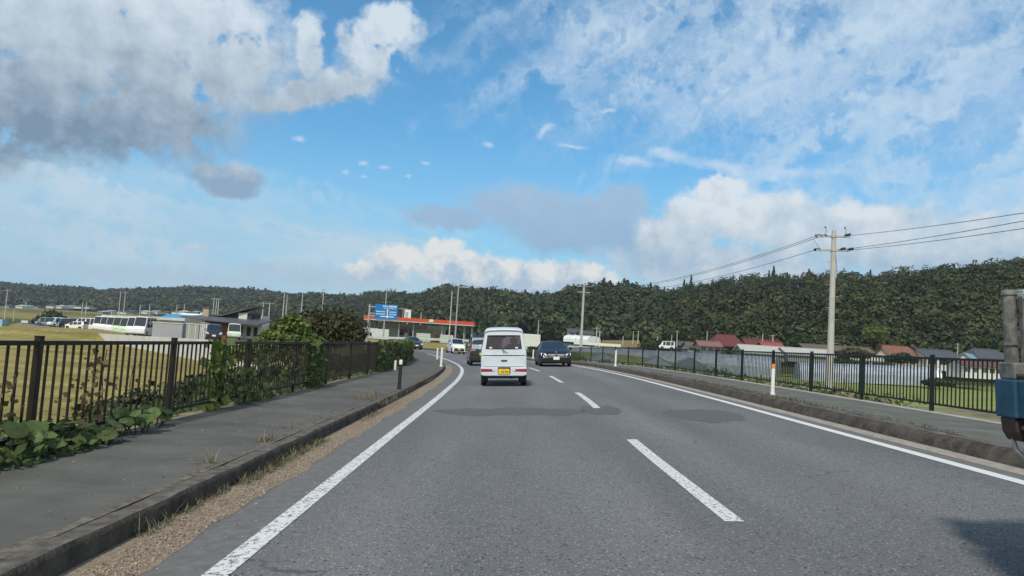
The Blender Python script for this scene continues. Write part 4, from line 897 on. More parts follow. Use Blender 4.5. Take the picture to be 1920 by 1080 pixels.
# vines on the left railing
VINE = leafmat('vine_leaves', (.05,.08,.024), (.13,.165,.055), 3.0, .3); VDRY = leafmat('dry_vine_leaves', (.09,.06,.028), (.17,.12,.05), 4.0, .2)
def vine(label, s0, s1, hh, n, size, m, group='vines on the left railing', dens_top=1.0):
    a = rp((s0+s1)/2, -4.60, zl((s0+s1)/2)); root = empty('vine', a, label=label, cat='vine', group=group)
    ss = rng.uniform(s0, s1, n); hz = hh*rng.uniform(0, 1, n)**dens_top
    C = np.array([tuple(rp(q, -4.60+rng.normal(0, .07), zl(q)+z)-a) for q, z in zip(ss, hz)]); Nn = np.tile([.6, -.6, .5], (n, 1))
    V, Fq, col = leaf_quads(C, Nn, size, .55, 1.15); np_mesh('leaves', V, Fq, m, root, col)
    t = MB()
    for k in range(max(1, int((s1-s0)*2.5))):
        q = rng.uniform(s0, s1); t.tube([rp(q, -4.58, zl(q)-.05)-a, rp(q+.1, -4.63, zl(q)+hh*.35)-a, rp(q-.08, -4.57, zl(q)+hh*.7)-a, rp(q+.06, -4.62, zl(q)+hh)-a], .006, 4)
    t.build('stem', M_['brown'], root); return root
vine('thin dry vine climbing two bars right of the nearest left post', 8.1, 8.75, 1.0, 90, .065, VDRY)
vine('thin dry vine left of the nearest left post, at the picture edge', 6.9, 7.15, .8, 40, .06, VDRY)
vine('sparse vine halfway between the two nearest left posts', 9.0, 9.6, .8, 34, .05, VDRY)
vine('large leaved vine hanging just past the second left post', 11.8, 12.6, 1.12, 120, .15, BUSH)
vine('leafy vine on the railing before the third left post', 13.0, 14.6, .8, 150, .11, VINE, dens_top=1.6)
vine('big leaved vine heap near the fifth left post', 17.6, 18.8, 1.1, 240, .15, VINE)
vine('trailing vine on the railing left of the big leaved heap', 14.9, 17.0, .9, 60, .10, VINE, dens_top=1.5)
vine('dense bright vine covering the railing beyond the dark section', 27.5, 31.5, 1.12, 620, .17, VINE)
vine('dense vine covering the railing behind the black bollard', 34.0, 40.0, 1.15, 1000, .19, VINE)
vine('dense dark vine wrapping the far end of the left railing', 41.5, 50.5, 1.2, 1400, .2, VINE)
# big-leaved butterbur and weeds at the foot of the near railing
BIGL = leafmat('butterbur_leaves', (.05,.085,.026), (.13,.18,.055), 9, .25)
def butterbur(label, p, n, spread, rmax, hmax):
    root = empty('butterbur_plant', p, label=label, cat='plant', group='big leaved plants at the foot of the railing')
    lm = []; st = MB(); Vs = []; Fs = []; cols = []
    for k in range(n):
        a = random.uniform(0, 2*math.pi); r = spread*math.sqrt(random.random()); h = random.uniform(.35, 1)*hmax; R_ = random.uniform(.45, .95)*rmax
        c = Vector((math.cos(a)*r*.7, math.sin(a)*r*1.3, h)); st.tube([(c.x*.5, c.y*.5, -.03), (c.x*.85, c.y*.85, h*.6), c], [.009, .007, .005], 5)
        nn = Vector((random.uniform(-.3, .9), random.uniform(-1.0, .2), 1)).normalized(); e = nn.orthogonal().normalized(); g = nn.cross(e); ph = random.uniform(0, 6.28)
        b0 = len(Vs); Vs.append(c-nn*R_*.12); m_ = 14; tn = random.uniform(.6, 1.3)
        for ring, rr_ in ((0, .55), (1, 1.0)):
            for i in range(m_):
                t = ph+2*math.pi*i/m_; q = R_*rr_*(1-.35*math.exp(-((i-.5)/1.0)**2)*(ring)+.05*math.sin(i*2.7+k))
                Vs.append(c+e*(q*math.cos(t))+g*(q*math.sin(t))+nn*(R_*(.03*math.sin(i*1.9+k)-.10*ring)))
        for i in range(m_):
            j = (i+1) % m_; Fs.append((b0, b0+1+i, b0+1+j, b0+1+j)); Fs.append((b0+1+i, b0+1+m_+i, b0+1+m_+j, b0+1+j))
        cols += [[tn, tn, tn]]*(1+2*m_)
    me = bpy.data.meshes.new('leaves'); me.from_pydata([tuple(v_) for v_ in Vs], [], [f if f[2] != f[3] else f[:3] for f in Fs]); me.materials.append(BIGL); me.shade_smooth()
    ca = me.color_attributes.new('tint', 'FLOAT_COLOR', 'POINT'); ca.data.foreach_set('color', np.concatenate([np.array(cols), np.ones((len(cols), 1))], 1).astype(np.float32).ravel())
    o = bpy.data.objects.new('leaves', me); COL.objects.link(o); o.parent = root; st.build('stem', M_['brown'], root); return root
bl = ['at the left picture edge beside the nearest post', 'left of the single pale round leaf', 'with a single pale round leaf standing proud', 'midway between the two nearest left posts', 'with the largest pale leaves, spilling over the sidewalk', 'last one before the second left post']
for i, (s0, d0, n, sp, rm, hm) in enumerate([(6.9, -4.5, 26, .38, .115, .36), (7.6, -4.42, 24, .36, .10, .32), (8.25, -4.36, 8, .25, .115, .24), (8.8, -4.45, 14, .3, .09, .24), (9.2, -4.38, 11, .25, .12, .28), (9.75, -4.45, 10, .24, .095, .24)]):
    butterbur('green round leaved plant %s' % bl[i], rp(s0, d0, zl(s0)-.02), n, sp, rm, hm)
def weeds(name, pts, n, size, m, hmax=.15, kind='stuff', sp=.25, jit=.6):
    C = []
    for (s0, s1, d0, d1, z0) in pts:
        L = s1-s0
        for _ in range(int(n*L)):
            s = random.uniform(s0, s1); d = random.uniform(d0, d1); C.append(tuple(rp(s, d, z0+hmax*random.random()**2)))
    C = np.array(C); V, Fq, col = leaf_quads(C, np.tile([.2, -.5, .6], (len(C), 1)), size, jit, 2.2); o = np_mesh(name, V, Fq, m, col=col); o['kind'] = kind
WEED = leafmat('weed_leaves', (.05,.085,.024), (.10,.14,.045), 2.5, .25)
DRYG = leafmat('dry_grass_blades', (.17,.13,.075), (.32,.25,.15), 3.0, .15)
weeds('weeds', [(5.5, 8.5, -4.75, -4.15, .22)], 420, .055, WEED, .22)
weeds('weeds', [(8.5, 12, -5.3, -4.75, .22), (12, 24, -5.2, -4.7, .22)], 120, .06, WEED, .28)
weeds('weeds', [(6, 26, -6.4, -5.1, -.1)], 190, .08, WEED, .32)
weeds('weeds', [(24, 50, -5.3, -4.6, .22)], 60, .08, WEED, .2)
weeds('dry_weeds', [(19, 60, 9.1, 10.6, -.35)], 90, .09, DRYG, .32)
weeds('weeds', [(18, 62, 8.95, 10.2, -.2)], 60, .08, WEED, .28)
# grass blades along the kerbs
def blades(name, segs, m, group=None):
    Vs = []; n = 0
    for (s0, s1, d0, d1, z0, cnt, L) in segs:
        for _ in range(cnt):
            s = random.uniform(s0, s1); d = random.uniform(d0, d1); p = rp(s, d, z0); a = random.uniform(0, 6.28); l = L*random.uniform(.4, 1.2); up = random.uniform(.05, .8)
            q = Vector((math.cos(a), math.sin(a), 0)); w = Vector((-q.y, q.x, 0))*.004
            e = p+q*l*(1-up*.6)+Vector((0, 0, l*up)); md = p+(e-p)*.5+Vector((0, 0, l*.12)); Vs += [p-w, p+w, md+w*.8, md-w*.8, md-w*.8, md+w*.8, e+w*.1, e-w*.1]
    V = np.array([tuple(v_) for v_ in Vs]); Fq = np.arange(len(V)).reshape(-1, 4); k = len(V)//8
    col = np.repeat(np.repeat(rng.uniform(.5, 1.4, (k, 1)), 3, 1), 8, 0); o = np_mesh(name, V, Fq, m, col=col); o['kind'] = 'stuff'
blades('dry_grass', [(5.3, 5.9, -2.5, -2.40, .03, 60, .16), (7.2, 10.5, -2.50, -2.36, .03, 900, .12), (6.0, 7.0, -2.48, -2.42, .03, 120, .10), (13, 15, -2.50, -2.3, .03, 200, .12), (15.2, 17.2, -2.9, -2.3, .12, 320, .22), (18, 21, -2.7, -2.4, .12, 160, .12), (24, 27, -2.7, -2.35, .1, 220, .16)], leafmat('grey_green_grass', (.09,.09,.05), (.19,.18,.10), 5, .15))
blades('dry_grass', [(7.4, 7.6, -2.92, -2.80, .20, 22, .22), (9.0, 9.6, -2.9, -2.75, .19, 70, .20), (10.4, 10.7, -3.0, -2.9, .2, 14, .2), (11.2, 12.6, -3.0, -2.7, .19, 30, .2), (15.5, 17.5, -3.1, -2.75, .19, 260, .18), (6, 12, -3.0, -2.68, .19, 60, .06)], DRYG)
blades('roadside_grass', [(10, 40, 5.72, 5.9, .03, 1500, .10), (10, 30, 6.0, 6.15, .17, 1200, .10), (15, 24, 5.85, 6.1, .17, 700, .14)], leafmat('brown_green_grass', (.08,.075,.04), (.17,.15,.08), 5, .15))
# loose grit on the verge and scattered over the road edge
def grit():
    n = 12000; s = 4.0+rng.random(n)**1.6*16; d = rng.uniform(-2.42, -2.10, n)+rng.normal(0, .02, n)
    V = []; 
    P0 = np.array([tuple(rp(a, b, .022)) for a, b in zip(s, d)]); 
    V, Fq, col = leaf_quads(P0, np.tile([0, 0, 1.0], (n, 1)), .009, .5, 1.7)
    o = np_mesh('grit', V, Fq, leafmat('grit_chips', (.24,.185,.13), (.44,.35,.26), 30, 0.0), col=col); o['kind'] = 'stuff'
    n = 900; s = 4.5+rng.random(n)*18; d = np.where(rng.random(n) < .6, rng.uniform(-4.3, -2.7, n), rng.uniform(-2.1, -1.6, n))
    P0 = np.array([tuple(rp(a, b, (walk_h(a, b) if b < -2.6 else .006))) for a, b in zip(s, d)])
    V, Fq, col = leaf_quads(P0, np.tile([0, 0, 1.0], (n, 1)), .012, .4, 1.6); o = np_mesh('litter', V, Fq, bpy.data.materials['grit_chips'], col=col); o['kind'] = 'stuff'
def walk_h(s, d): return .187+(-2.7-d)*math.tan(bank(s))+.006
grit()
# kerb joints
# ================================================================== street furniture
def bollard(label, s, d, z, h=.8, r=.045, colr=None, top=None, base=None, group='delineator posts along the kerbs', grey=False):
    root = empty('delineator_post', rp(s, d, z), label=label, cat='marker post', group=group)
    m = MB(); m.cyl((0,0,0), (0,0,h*.86), r, r, 16); m.build('shaft', colr or M_['white'], root, smooth=False)
    m = MB(); m.cyl((0,0,h*.86), (0,0,h), r*1.04, r*1.0, 16); m.cyl((0,0,h), (0,0,h+.012), r, r*.6, 16); m.build('reflector_cap', top or M_['white'], root)
    m = MB(); m.cyl((0,0,-.02), (0,0,.035), r*1.5, r*1.3, 16); m.build('base', base or M_['white'], root); return root
ZR = lambda s: .176
bollard('white marker post with an orange reflector top, nearest on the right kerb', 17.7, 6.35, .165, .70, .044, top=M_['orange'])
bollard('plain white marker post midway along the right kerb', 38.5, 6.3, .165, .80, .05, top=mat('pale_pink_reflector', (.75,.62,.58), .5))
bollard('black marker post with a white top on the left kerb', 19.3, -2.66, .19, .74, .045, colr=M_['blackp'], top=M_['white'], base=M_['blackp'])
bollard('tall white marker post at the left kerb bend', 37.5, -2.68, .19, .92, .06)
bollard('smaller white marker post past the left kerb bend', 52, -2.7, .19, .75, .055)
bollard('white marker post seen between the microvan and the saloon', 61, 5.9, .165, .75, .055)
bollard('short white marker post by the black bollard, against the vines', 30, -4.2, .2, .45, .05)
# ---- utility poles
def utility_pole(label, base, h, r0=.17, r1=.10, arms=((-.3, 1.8), (-1.2, 1.5)), rot=0.0, ins=True, group=None, steps=False, tilt=0, m=None, name='utility_pole', guy=None):
    root = empty(name, base, (0, 0, rot), label=label, cat='utility pole', group=group)
    sh = MB(); sh.cyl((0,0,-.5), (0,0,h), r0, r1, 16); so_ = sh.build('shaft', m or M_['pole'], root, smooth=False)
    for dz, w in arms:
        a = MB(); a.box(-w/2, w/2, -.045+r1, .045+r1, h+dz-.045, h+dz+.045); a.box(-.12, .12, -r1-.02, r1+.02, h+dz-.06, h+dz+.03); am = a.build('crossarm', M_['galv'], root)
        if ins:
            for x in (-w/2+.08, -w*.18, w/2-.08):
                i_ = MB(); i_.cyl((x, r1, h+dz+.04), (x, r1, h+dz+.10), .03, .03, 8); i_.cyl((x, r1, h+dz+.10), (x, r1, h+dz+.2), .06, .045, 8); i_.build('insulator', M_['dark'], am)
    if steps:
        for k in range(11):
            z = 2.2+k*.55; sg = 1 if k % 2 else -1; st = MB(); rr_ = r0+(r1-r0)*z/h; st.cyl((0,0,z), (sg*(rr_+.16),0,z), .011, .011, 6); st.build('step_bolt', M_['galv'], root)
    return root
PB = P(1556, 700, 35.0); PB.z = -1.55; HB = P(1566, 432, 35.0).z-PB.z
tall = utility_pole('tall concrete power pole with wires, nearest behind the right railing', PB, HB, .185, .105, arms=((-.28, 1.5), (-.95, 1.5)), rot=R(-12), ins=False, steps=True)
for (x, y, dz) in ((-.55,-.5,-.28),(-.30,-.3,-.28),(.45,-.3,-.28),(-.6,-.3,-.95),(.25,-.35,-.95),(.60,-.45,-.95)):
    i_ = MB(); p0 = Vector((x, 0, HB+dz+.04)); dr = Vector((-.16 if x < 0 else .16, (-.35 if x > 0 else .35), .0))
    i_.cyl(p0, p0+dr*.5, .02, .03, 8)
    for q in range(4): i_.cyl(p0+dr*(.45+q*.2), p0+dr*(.55+q*.2), .07, .035, 10)
    i_.build('strain_insulator', M_['dark'], tall)
for x in (-.38, .5):
    l = MB(); l.tube([(x, 0, HB-.28), (x+.03, 0, HB+.05), (x-.02, .0, HB+.12)], .012, 5); l.cyl((x-.02,0,HB+.1),(x-.02,0,HB+.17), .035, .03, 8); l.build('pin_insulator', M_['dark'], tall)
j = MB(); j.tube([(-.6,.3,HB-.28),(-.85,0,HB-.2),(-.9,-.1,HB-.55),(-.7,-.2,HB-.85),(-.6,-.1,HB-.95)], .008, 5); j.build('jumper_wire', M_['dark'], tall)
gb = P(1592, 705, 36); gb.z = -1.5
def wire(label, a, b, sag, r=.012, name='power_line', group='power lines', n=24):
    a, b = Vector(a), Vector(b); pts = [a+(b-a)*(k/n)-Vector((0,0,sag*4*(k/n)*(1-k/n))) for k in range(n+1)]
    o = MB().tube([p-a for p in pts], r, 5).build(name, M_['dark'], None, smooth=True); o.location = a; tag(o, label, 'wire', group); return o
top = PB+Vector((0, 0, HB))
wire('thin guy wire slanting down right of the near power pole', top+Vector((.12, 0, -1.2)), gb, 0, .012, name='guy_wire', group=None)
P2 = P(1089, 652, 96); P2.z = -.6; H2 = P(1096, 532, 96).z-P2.z
utility_pole('concrete power pole with two crossarms behind the black saloon', P2, H2, .19, .12, arms=((-.35, 2.0), (-1.1, 1.6)), rot=R(-10))
top2 = P2+Vector((0, 0, H2))
ex = [(1920, 398), (1920, 413), (1920, 427)]
ao = [(.45, -.28), (.25, -.95), (.6, -.95)]; al = [(-.72, -.28), (-.5, -.28), (-.75, -.95)]
nm = ['highest', 'middle', 'lowest']
for k in range(3):
    e = P(ex[k][0], ex[k][1], 22.0); a = top+Vector((ao[k][0], -.3, ao[k][1]))
    d = e-a; wire('%s of the wires running right from the near power pole' % nm[k], a, a+d*2.2+Vector((0,0,.5)), .25, .011)
    wire('%s of the wires running left from the near power pole to the far one' % nm[k], top+Vector((al[k][0], .2, al[k][1])), top2+Vector((-.6+.6*k, 0, -.3)), 1.1, .012)
# small poles: (px, top y, base y, distance, arms?, text)
SP = [(9,542,606,175,1,'at the far left edge of the picture'),(27,578,597,260,0,'thin and short, right of the leftmost pole'),(224,546,588,330,1,'left one of the pair beyond the white minibuses'),(233,547,588,330,1,'right one of the pair beyond the white minibuses'),
 (155,566,588,420,0,'left one of the short pair beyond the parked vans'),(162,567,588,420,0,'right one of the short pair beyond the parked vans'),(401,558,584,200,1,'left one of the three behind the slanted roof'),(406,559,584,200,0,'middle one of the three behind the slanted roof'),(410,559,584,200,1,'right one of the three behind the slanted roof'),
 (531,547,600,150,0,'tall and pale, left of the bright bush'),(537,553,595,170,0,'short one just right of the tall pale pole'),(566,549,590,170,0,'above the bright bush'),(605,541,590,190,1,'tall and thin above the dark tree'),
 (493,566,600,150,1,'with crossarms, left one above the grey roof'),(505,566,600,150,1,'with crossarms, right one above the grey roof'),(790,585,605,230,0,'short, rising behind the red canopy'),(843,545,640,135,0,'plain, just left of the street light by the petrol station'),
 (1010,600,628,180,0,'thin, above the white lorry box'),(1119,613,646,150,1,'right of the power pole behind the saloon'),(1125,620,646,165,1,'short one right of the far crossarm pole'),(1188,621,648,210,0,'in front of the dry field'),(1197,620,652,210,1,'with a lamp in front of the dry field'),(1169,630,650,200,0,'pale, at the left of the dry field'),(1260,628,655,200,0,'left one of the pair before the greenhouse roofs'),(1270,620,655,200,1,'right one of the pair before the greenhouse roofs'),
 (1326,620,660,190,0,'in front of the red roofed house'),(1431,626,650,170,0,'left one of the pair before the red annex'),(1450,627,655,170,1,'right one of the pair before the red annex'),(1797,643,664,180,1,'above the light blue roof'),(1233,630,655,210,0,'midway in front of the wooded slope'),
 (50,566,574,520,0,'tiny, behind the golden fields'),(263,572,592,380,0,'left leg of the frame behind the minibuses'),(281,570,592,380,0,'right leg of the frame behind the minibuses'),(332,571,588,260,0,'left one above the blue roof'),(346,570,590,260,0,'right one above the blue roof')]
for px, ty_, by_, Y, arm, txt in SP:
    b = P(px-1.5, by_, Y); t = P(px, ty_, Y); h = t.z-b.z+.5; b.z -= .5; r = .13 if Y < 200 else .2*Y/300
    utility_pole('slim grey pole ' + txt, b, h, r, r*.65, arms=((-.3, 1.6*max(1, Y/200)),) if arm else (), rot=R(20), ins=False, group='distant poles')
def street_light(label, px, ty_, by_, Y, dx, name='street_light'):
    b = P(px, by_, Y); t = P(px+4, ty_, Y); h = t.z-b.z
    root = empty(name, b, label=label, cat='street light'); m = MB(); m.cyl((0,0,-.5),(0,0,h), .12, .07, 12); m.build('shaft', M_['galv'], root)
    m = MB(); m.tube([(0,0,h-.05),(dx*.3,0,h+.02),(dx,0,h)], .045, 6); m.build('arm', M_['galv'], root); m = MB(); m.box(min(dx*.8, dx*1.25), max(dx*.8, dx*1.25), -.12, .12, h-.06, h+.05); m.build('lamp_head', M_['galv'], root, bevel=.02)
street_light('tall grey street light behind the blue road sign', 718, 541, 640, 112, 1.2)
street_light('tall grey street light in front of the petrol station', 853, 538, 640, 95, 1.0)
# ================================================================== buildings
def cmat(n, c, r=.7, v=.1, vs=2.0, m=0.0): return mat(n, c, r, m, var=v, vs=vs, spec=.3)
WW = cmat('white_render', (.62,.62,.59)); CREAM = cmat('cream_render', (.50,.46,.36)); GREYW = cmat('grey_wall', (.30,.30,.29)); WOODW = cmat('weathered_boards', (.10,.075,.05))
RED = cmat('red_roof', (.13,.042,.04), v=.2); REDP = cmat('faded_red_roof', (.22,.12,.11), v=.2); TERR = cmat('terracotta_roof', (.22,.105,.07), v=.2); GREYR = cmat('grey_tile_roof', (.085,.088,.095), .5); LIGHTR = cmat('pale_sheet_roof', (.42,.43,.40)); BLUER = cmat('light_blue_roof', (.20,.32,.38)); MAROON = cmat('maroon_roof', (.13,.065,.07)); BROWNR = cmat('brown_roof', (.13,.105,.085)); BRICK = cmat('orange_brick', (.25,.075,.035), v=.3, vs=6)
WINM = mat('house_window', (.03,.035,.04), .12, spec=.8)
def house(name, label, cat, px0, px1, yb, ye, yr, Y, dep, wall, roof, ridge='x', rot=0.0, hip=0.0, over=.4, win=3, group=None, storeys=1, skirt=.6):
    s = F/Y; w = (px1-px0)/s; c = P((px0+px1)/2, yb, Y); H = (yb-ye)/s; Hr = (yb-yr)/s
    root = empty(name, c, (0, 0, rot), label=label, cat=cat, group=group)
    m = MB()
    if ridge == 'x':
        m.box(-w/2, w/2, 0, dep, -skirt, H)
        if hip < .2:
            for x in (-w/2, w/2-.1): m.prism([(0, H), (dep, H), (dep/2, Hr-.05)], 'x', x, x+.1)
        m.build('wall', wall, root)
        q = hip*w/2+ (0 if hip else -over); r = MB(); t = .14
        a = [(-w/2-over, -over, H), (w/2+over, -over, H), (w/2+over, dep+over, H), (-w/2-over, dep+over, H)]
        rr = [(-w/2+q, dep/2, Hr), (w/2-q, dep/2, Hr)]
        vs = [Vector(p) for p in a+rr]; up = [v+Vector((0,0,t)) for v in vs]
        f = [(0,1,5,4), (2,3,4,5), (1,2,5), (3,0,4)]
        r.add(up, f if hip else f[:2]); r.add(vs, f if hip else f[:2])
        allv = vs+up; r.add(allv, [(0,1,7,6),(1,2,8,7),(2,3,9,8),(3,0,6,9)] if hip else [(0,1,7,6),(2,3,9,8),(1,5,11,7),(5,2,8,11),(3,4,10,9),(4,0,6,10)])
        r.build('roof', roof, root)
        rc = MB(); rc.box(rr[0][0], rr[1][0], dep/2-.12, dep/2+.12, Hr+t-.02, Hr+t+.12); rc.build('ridge_cap', roof, root)
    else:
        m.box(-w/2, w/2, 0, dep, -skirt, H)
        for y in (0, dep-.1): m.prism([(-w/2, H), (w/2, H), (0, Hr-.05)], 'y', y, y+.1)
        m.build('wall', wall, root)
        k = (Hr-H)/(w/2); t = .12
        for sg in (-1, 1):
            r = MB(); r.prism([(0, Hr), (sg*(w/2+over), H-k*over), (sg*(w/2+over), H-k*over+t), (0, Hr+t)], 'y', -over, dep+over); r.build('roof', roof, root)
    if win:
        for st_ in range(storeys):
            for i in range(win):
                x = -w/2+w*(i+.5)/win; ww = min(.9, w/win*.32); z0 = st_*H/storeys+.9 if H > 2 else H*.35; z1 = min(z0+1.1, (st_+1)*H/storeys-.25)
                if z1 > z0+.2:
                    g = MB(); g.box(x-ww, x+ww, -.03, .05, z0, z1); wn_ = g.build('window', WINM, root)
                    g = MB(); g.box(x-ww-.05, x+ww+.05, -.05, .0, z0-.07, z0); g.box(x-.025, x+.025, -.045, -.028, z0, z1); g.build('window_frame', M_['galv'], wn_)
    return root
# ---- right-hand hamlet
house('farmhouse', 'large farmhouse under a dark red hipped roof at the foot of the wood', 'house', 1338, 1398, 664, 650, 628, 178, 8, WOODW, RED, hip=.45)
house('house_annex', 'long red roofed annex joined right of the large red farmhouse', 'house', 1400, 1462, 664, 650, 637, 182, 6, WOODW, RED)
house('shed', 'low shed with a faded pink roof left of the red farmhouse', 'shed', 1312, 1352, 662, 650, 641, 165, 5, GREYW, REDP)
house('shed', 'bright red sheet roofed shed behind the two short poles', 'shed', 1430, 1466, 660, 650, 643, 160, 3, WOODW, cmat('bright_red_roof', (.27,.08,.075)))
house('shed', 'broad pale grey roofed shed in front of the red annex', 'shed', 1396, 1478, 671, 665, 650, 140, 7, GREYW, LIGHTR)
house('shed', 'pale roofed shed just left of the near power pole', 'shed', 1478, 1562, 674, 668, 655, 138, 7, GREYW, LIGHTR)
house('long_house', 'long low brown roofed house behind the near power pole', 'house', 1510, 1640, 669, 659, 649, 170, 7, WOODW, BROWNR, win=6)
house('house', 'cream gabled house with a terracotta roof right of the power pole', 'house', 1640, 1668, 680, 664, 652, 150, 10, CREAM, TERR, ridge='y', rot=R(-62), win=2)
house('house', 'terracotta roofed wing behind the dark bushes', 'house', 1668, 1712, 676, 661, 650, 156, 6, CREAM, TERR)
house('house', 'dark tiled house with a white gable left of the light blue roof', 'house', 1738, 1800, 690, 672, 657, 150, 8, WW, GREYR, win=3)
house('house', 'white gabled house with a light blue roof near the lorry', 'house', 1788, 1826, 700, 680, 662, 135, 13, WW, BLUER, ridge='y', rot=R(-38), win=2)
house('house', 'grey roofed house behind the light blue one', 'house', 1835, 1900, 690, 674, 656, 155, 8, WW, GREYR, hip=.3)
house('house', 'low white walled house under a maroon roof near the lorry', 'house', 1806, 1884, 704, 688, 677, 128, 5, WW, MAROON, win=5)
house('shed', 'white walled low shed behind the near greenhouse', 'shed', 1596, 1668, 690, 677, 672, 148, 4, WW, LIGHTR, win=4)
house('house', 'small white house left of the dry field', 'house', 1066, 1090, 630, 624, 617, 200, 6, WW, GREYR, win=2)
house('house', 'dark roofed house above the white sheeted shed', 'house', 1088, 1112, 632, 627, 621, 190, 6, WW, GREYR, win=2)
house('house', 'small white walled house between two poles at the wood edge', 'house', 1290, 1316, 660, 651, 643, 185, 6, WW, BROWNR, win=2)
house('house', 'tiny brown roofed house right of the parked white van', 'house', 1272, 1296, 656, 649, 641, 200, 5, WOODW, GREYR, win=1)
# white sheeted half-round shed
def tunnel(name, label, a, b, w, h, m, frame, ribs=8, end=True, group=None, cat='greenhouse'):
    """half-round tunnel from a to b (ground points)"""
    a, b = Vector(a), Vector(b); root = empty(name, a, label=label, cat=cat, group=group); d = b-a; d.z = 0; L = d.length; u = d/L; n = Vector((u.y, -u.x, 0)); K_ = 14
    pr = []
    for i in range(K_+1):
        t = i/K_; 
        if t < .22: x, z = -w/2, t/.22*h*.5
        elif t > .78: x, z = w/2, (1-t)/.22*h*.5
        else:
            q = (t-.22)/.56*math.pi; x, z = -w/2*math.cos(q), h*.5+h*.5*math.sin(q)
        pr.append((x, z))
    m_ = MB(); ns = max(8, ribs*2); vs = []; dz = (b.z-a.z)
    for k in range(ns+1):
        o = u*(L*k/ns)+Vector((0, 0, dz*k/ns)); sag = 0 if k % 2 == 0 else -.03
        for x, z in pr: vs.append(o+n*(x*(1+sag/w))+Vector((0, 0, z+sag*(z/h))))
    K1 = K_+1; m_.add(vs, [(k*K1+i, k*K1+i+1, (k+1)*K1+i+1, (k+1)*K1+i) for k in range(ns) for i in range(K_)])
    m_.add([vs[i] for i in range(K1)], [tuple(range(K1))]); m_.add([vs[ns*K1+i] for i in range(K1)], [tuple(range(K1))])
    m_.build('cover', m, root)
    f = MB()
    for k in range(0, ns+1, 2):
        o = u*(L*k/ns)+Vector((0, 0, dz*k/ns)); f.tube([o+n*(x*1.012)+Vector((0, 0, z*1.012)) for x, z in pr], .03, 4)
    f.build('frame', frame, root); return root
FILM = mat('greenhouse_film', (.44,.51,.62), .3, vs=.5, col2=(.66,.72,.82), spec=.6, stretch=(1,1,3)); FILMW = mat('white_film', (.74,.76,.80), .4, vs=1.5, col2=(.82,.83,.85))
def film_translucent(m):
    t = m.node_tree; b = t.nodes['Principled BSDF']; o = t.nodes['Material Output']; tr = t.nodes.new('ShaderNodeBsdfTranslucent'); tr.inputs[0].default_value = (.6,.68,.76,1)
    ms = t.nodes.new('ShaderNodeMixShader'); ms.inputs[0].default_value = .4; t.links.new(b.outputs[0], ms.inputs[1]); t.links.new(tr.outputs[0], ms.inputs[2]); t.links.new(ms.outputs[0], o.inputs[0])
film_translucent(FILM)
FR = mat('greenhouse_tube', (.30,.33,.37), .5, .5)
def gp(px, py, Y): return P(px, py, Y)
tunnel('white_sheeted_shed', 'white sheeted tunnel shed right of the far crossarm pole', gp(1068, 641, 170), gp(1114, 644, 164), 4, 1.6, FILMW, FR, 4, cat='shed')
# the long near greenhouse, side on
tunnel('greenhouse', 'long near greenhouse seen side on, with a white right end', gp(1494, 713, 128), gp(1738, 722, 124), 6.0, 3.1, FILM, FR, 14, group='greenhouses in the right field')
tunnel('greenhouse_end', 'bright white sheeted end tunnel closing the long near greenhouse', gp(1738, 722, 124), gp(1758, 723, 123.5), 5.9, 3.0, FILMW, FR, 2, cat='greenhouse')
gx = ['leftmost of the back greenhouses, beside the far crossarm pole', 'second back greenhouse, left of the pointed gables', 'third back greenhouse, behind the pointed gables', 'back greenhouse left of the pale grey sheds', 'back greenhouse reaching toward the long near one']
for i, (p0, p1, yb0, yb1, Y) in enumerate([(1104, 1190, 668, 672, 150), (1186, 1270, 676, 682, 146), (1262, 1352, 684, 691, 142), (1346, 1426, 692, 700, 138), (1418, 1482, 700, 706, 134)]):
    h_ = (yb0-yh(p0)) and 2.6
    a = gp(p0, 0, Y); b = gp(p1, 0, Y-3)
    a.z = -1.9; b.z = -1.9
    topz = 1.38+(yh((p0+p1)/2)-np.interp((p0+p1)/2, [1104, 1482], [650, 671]))/F*Y
    tunnel('greenhouse', gx[i], a, b, 7, topz+1.9, FILM, FR, 6, group='greenhouses in the right field')
for i, (px, Yf, t) in enumerate([(1166, 96, 'small gable fronted greenhouse left of the other two'), (1263, 92, 'gable fronted greenhouse with a pale pointed end'), (1325, 96, 'gable fronted greenhouse with a dark pointed end')]):
    a = gp(px, 0, Yf); b = gp(px-6, 0, Yf+34); a.z = b.z = -1.95; d = b-a; u = d.normalized(); n = Vector((u.y, -u.x, 0)); w, h, hr = 4.4, 1.7, 2.85+.0
    root = empty('greenhouse', a, label=t, cat='greenhouse', group='greenhouses in the right field')
    pr = [(-w/2, 0), (-w/2, h), (0, hr), (w/2, h), (w/2, 0)]; m = MB(); vs = [n*x+Vector((0,0,z)) for x, z in pr]+[d+n*x+Vector((0,0,z)) for x, z in pr]
    m.add(vs, [(i_, i_+1, i_+6, i_+5) for i_ in range(4)]+[(5,6,7,8,9)]); m.build('cover', FILM, root)
    g = MB(); g.add([v for v in vs[:5]], [(0,1,2,3,4)]); g.build('gable_end', mat('gable_glass', (.20,.25,.30), .25, spec=.7) if i == 2 else mat('gable_film', (.34,.40,.46), .3), root)
    f = MB(); f.tube(vs[:5], .05, 4); f.tube([n*0-u*.02, Vector((0,0,hr))-u*.02], .03, 4); f.tube([n*(-w/2)+Vector((0,0,h))-u*.02, n*(w/2)+Vector((0,0,h))-u*.02], .03, 4); f.build('frame', FR, root)
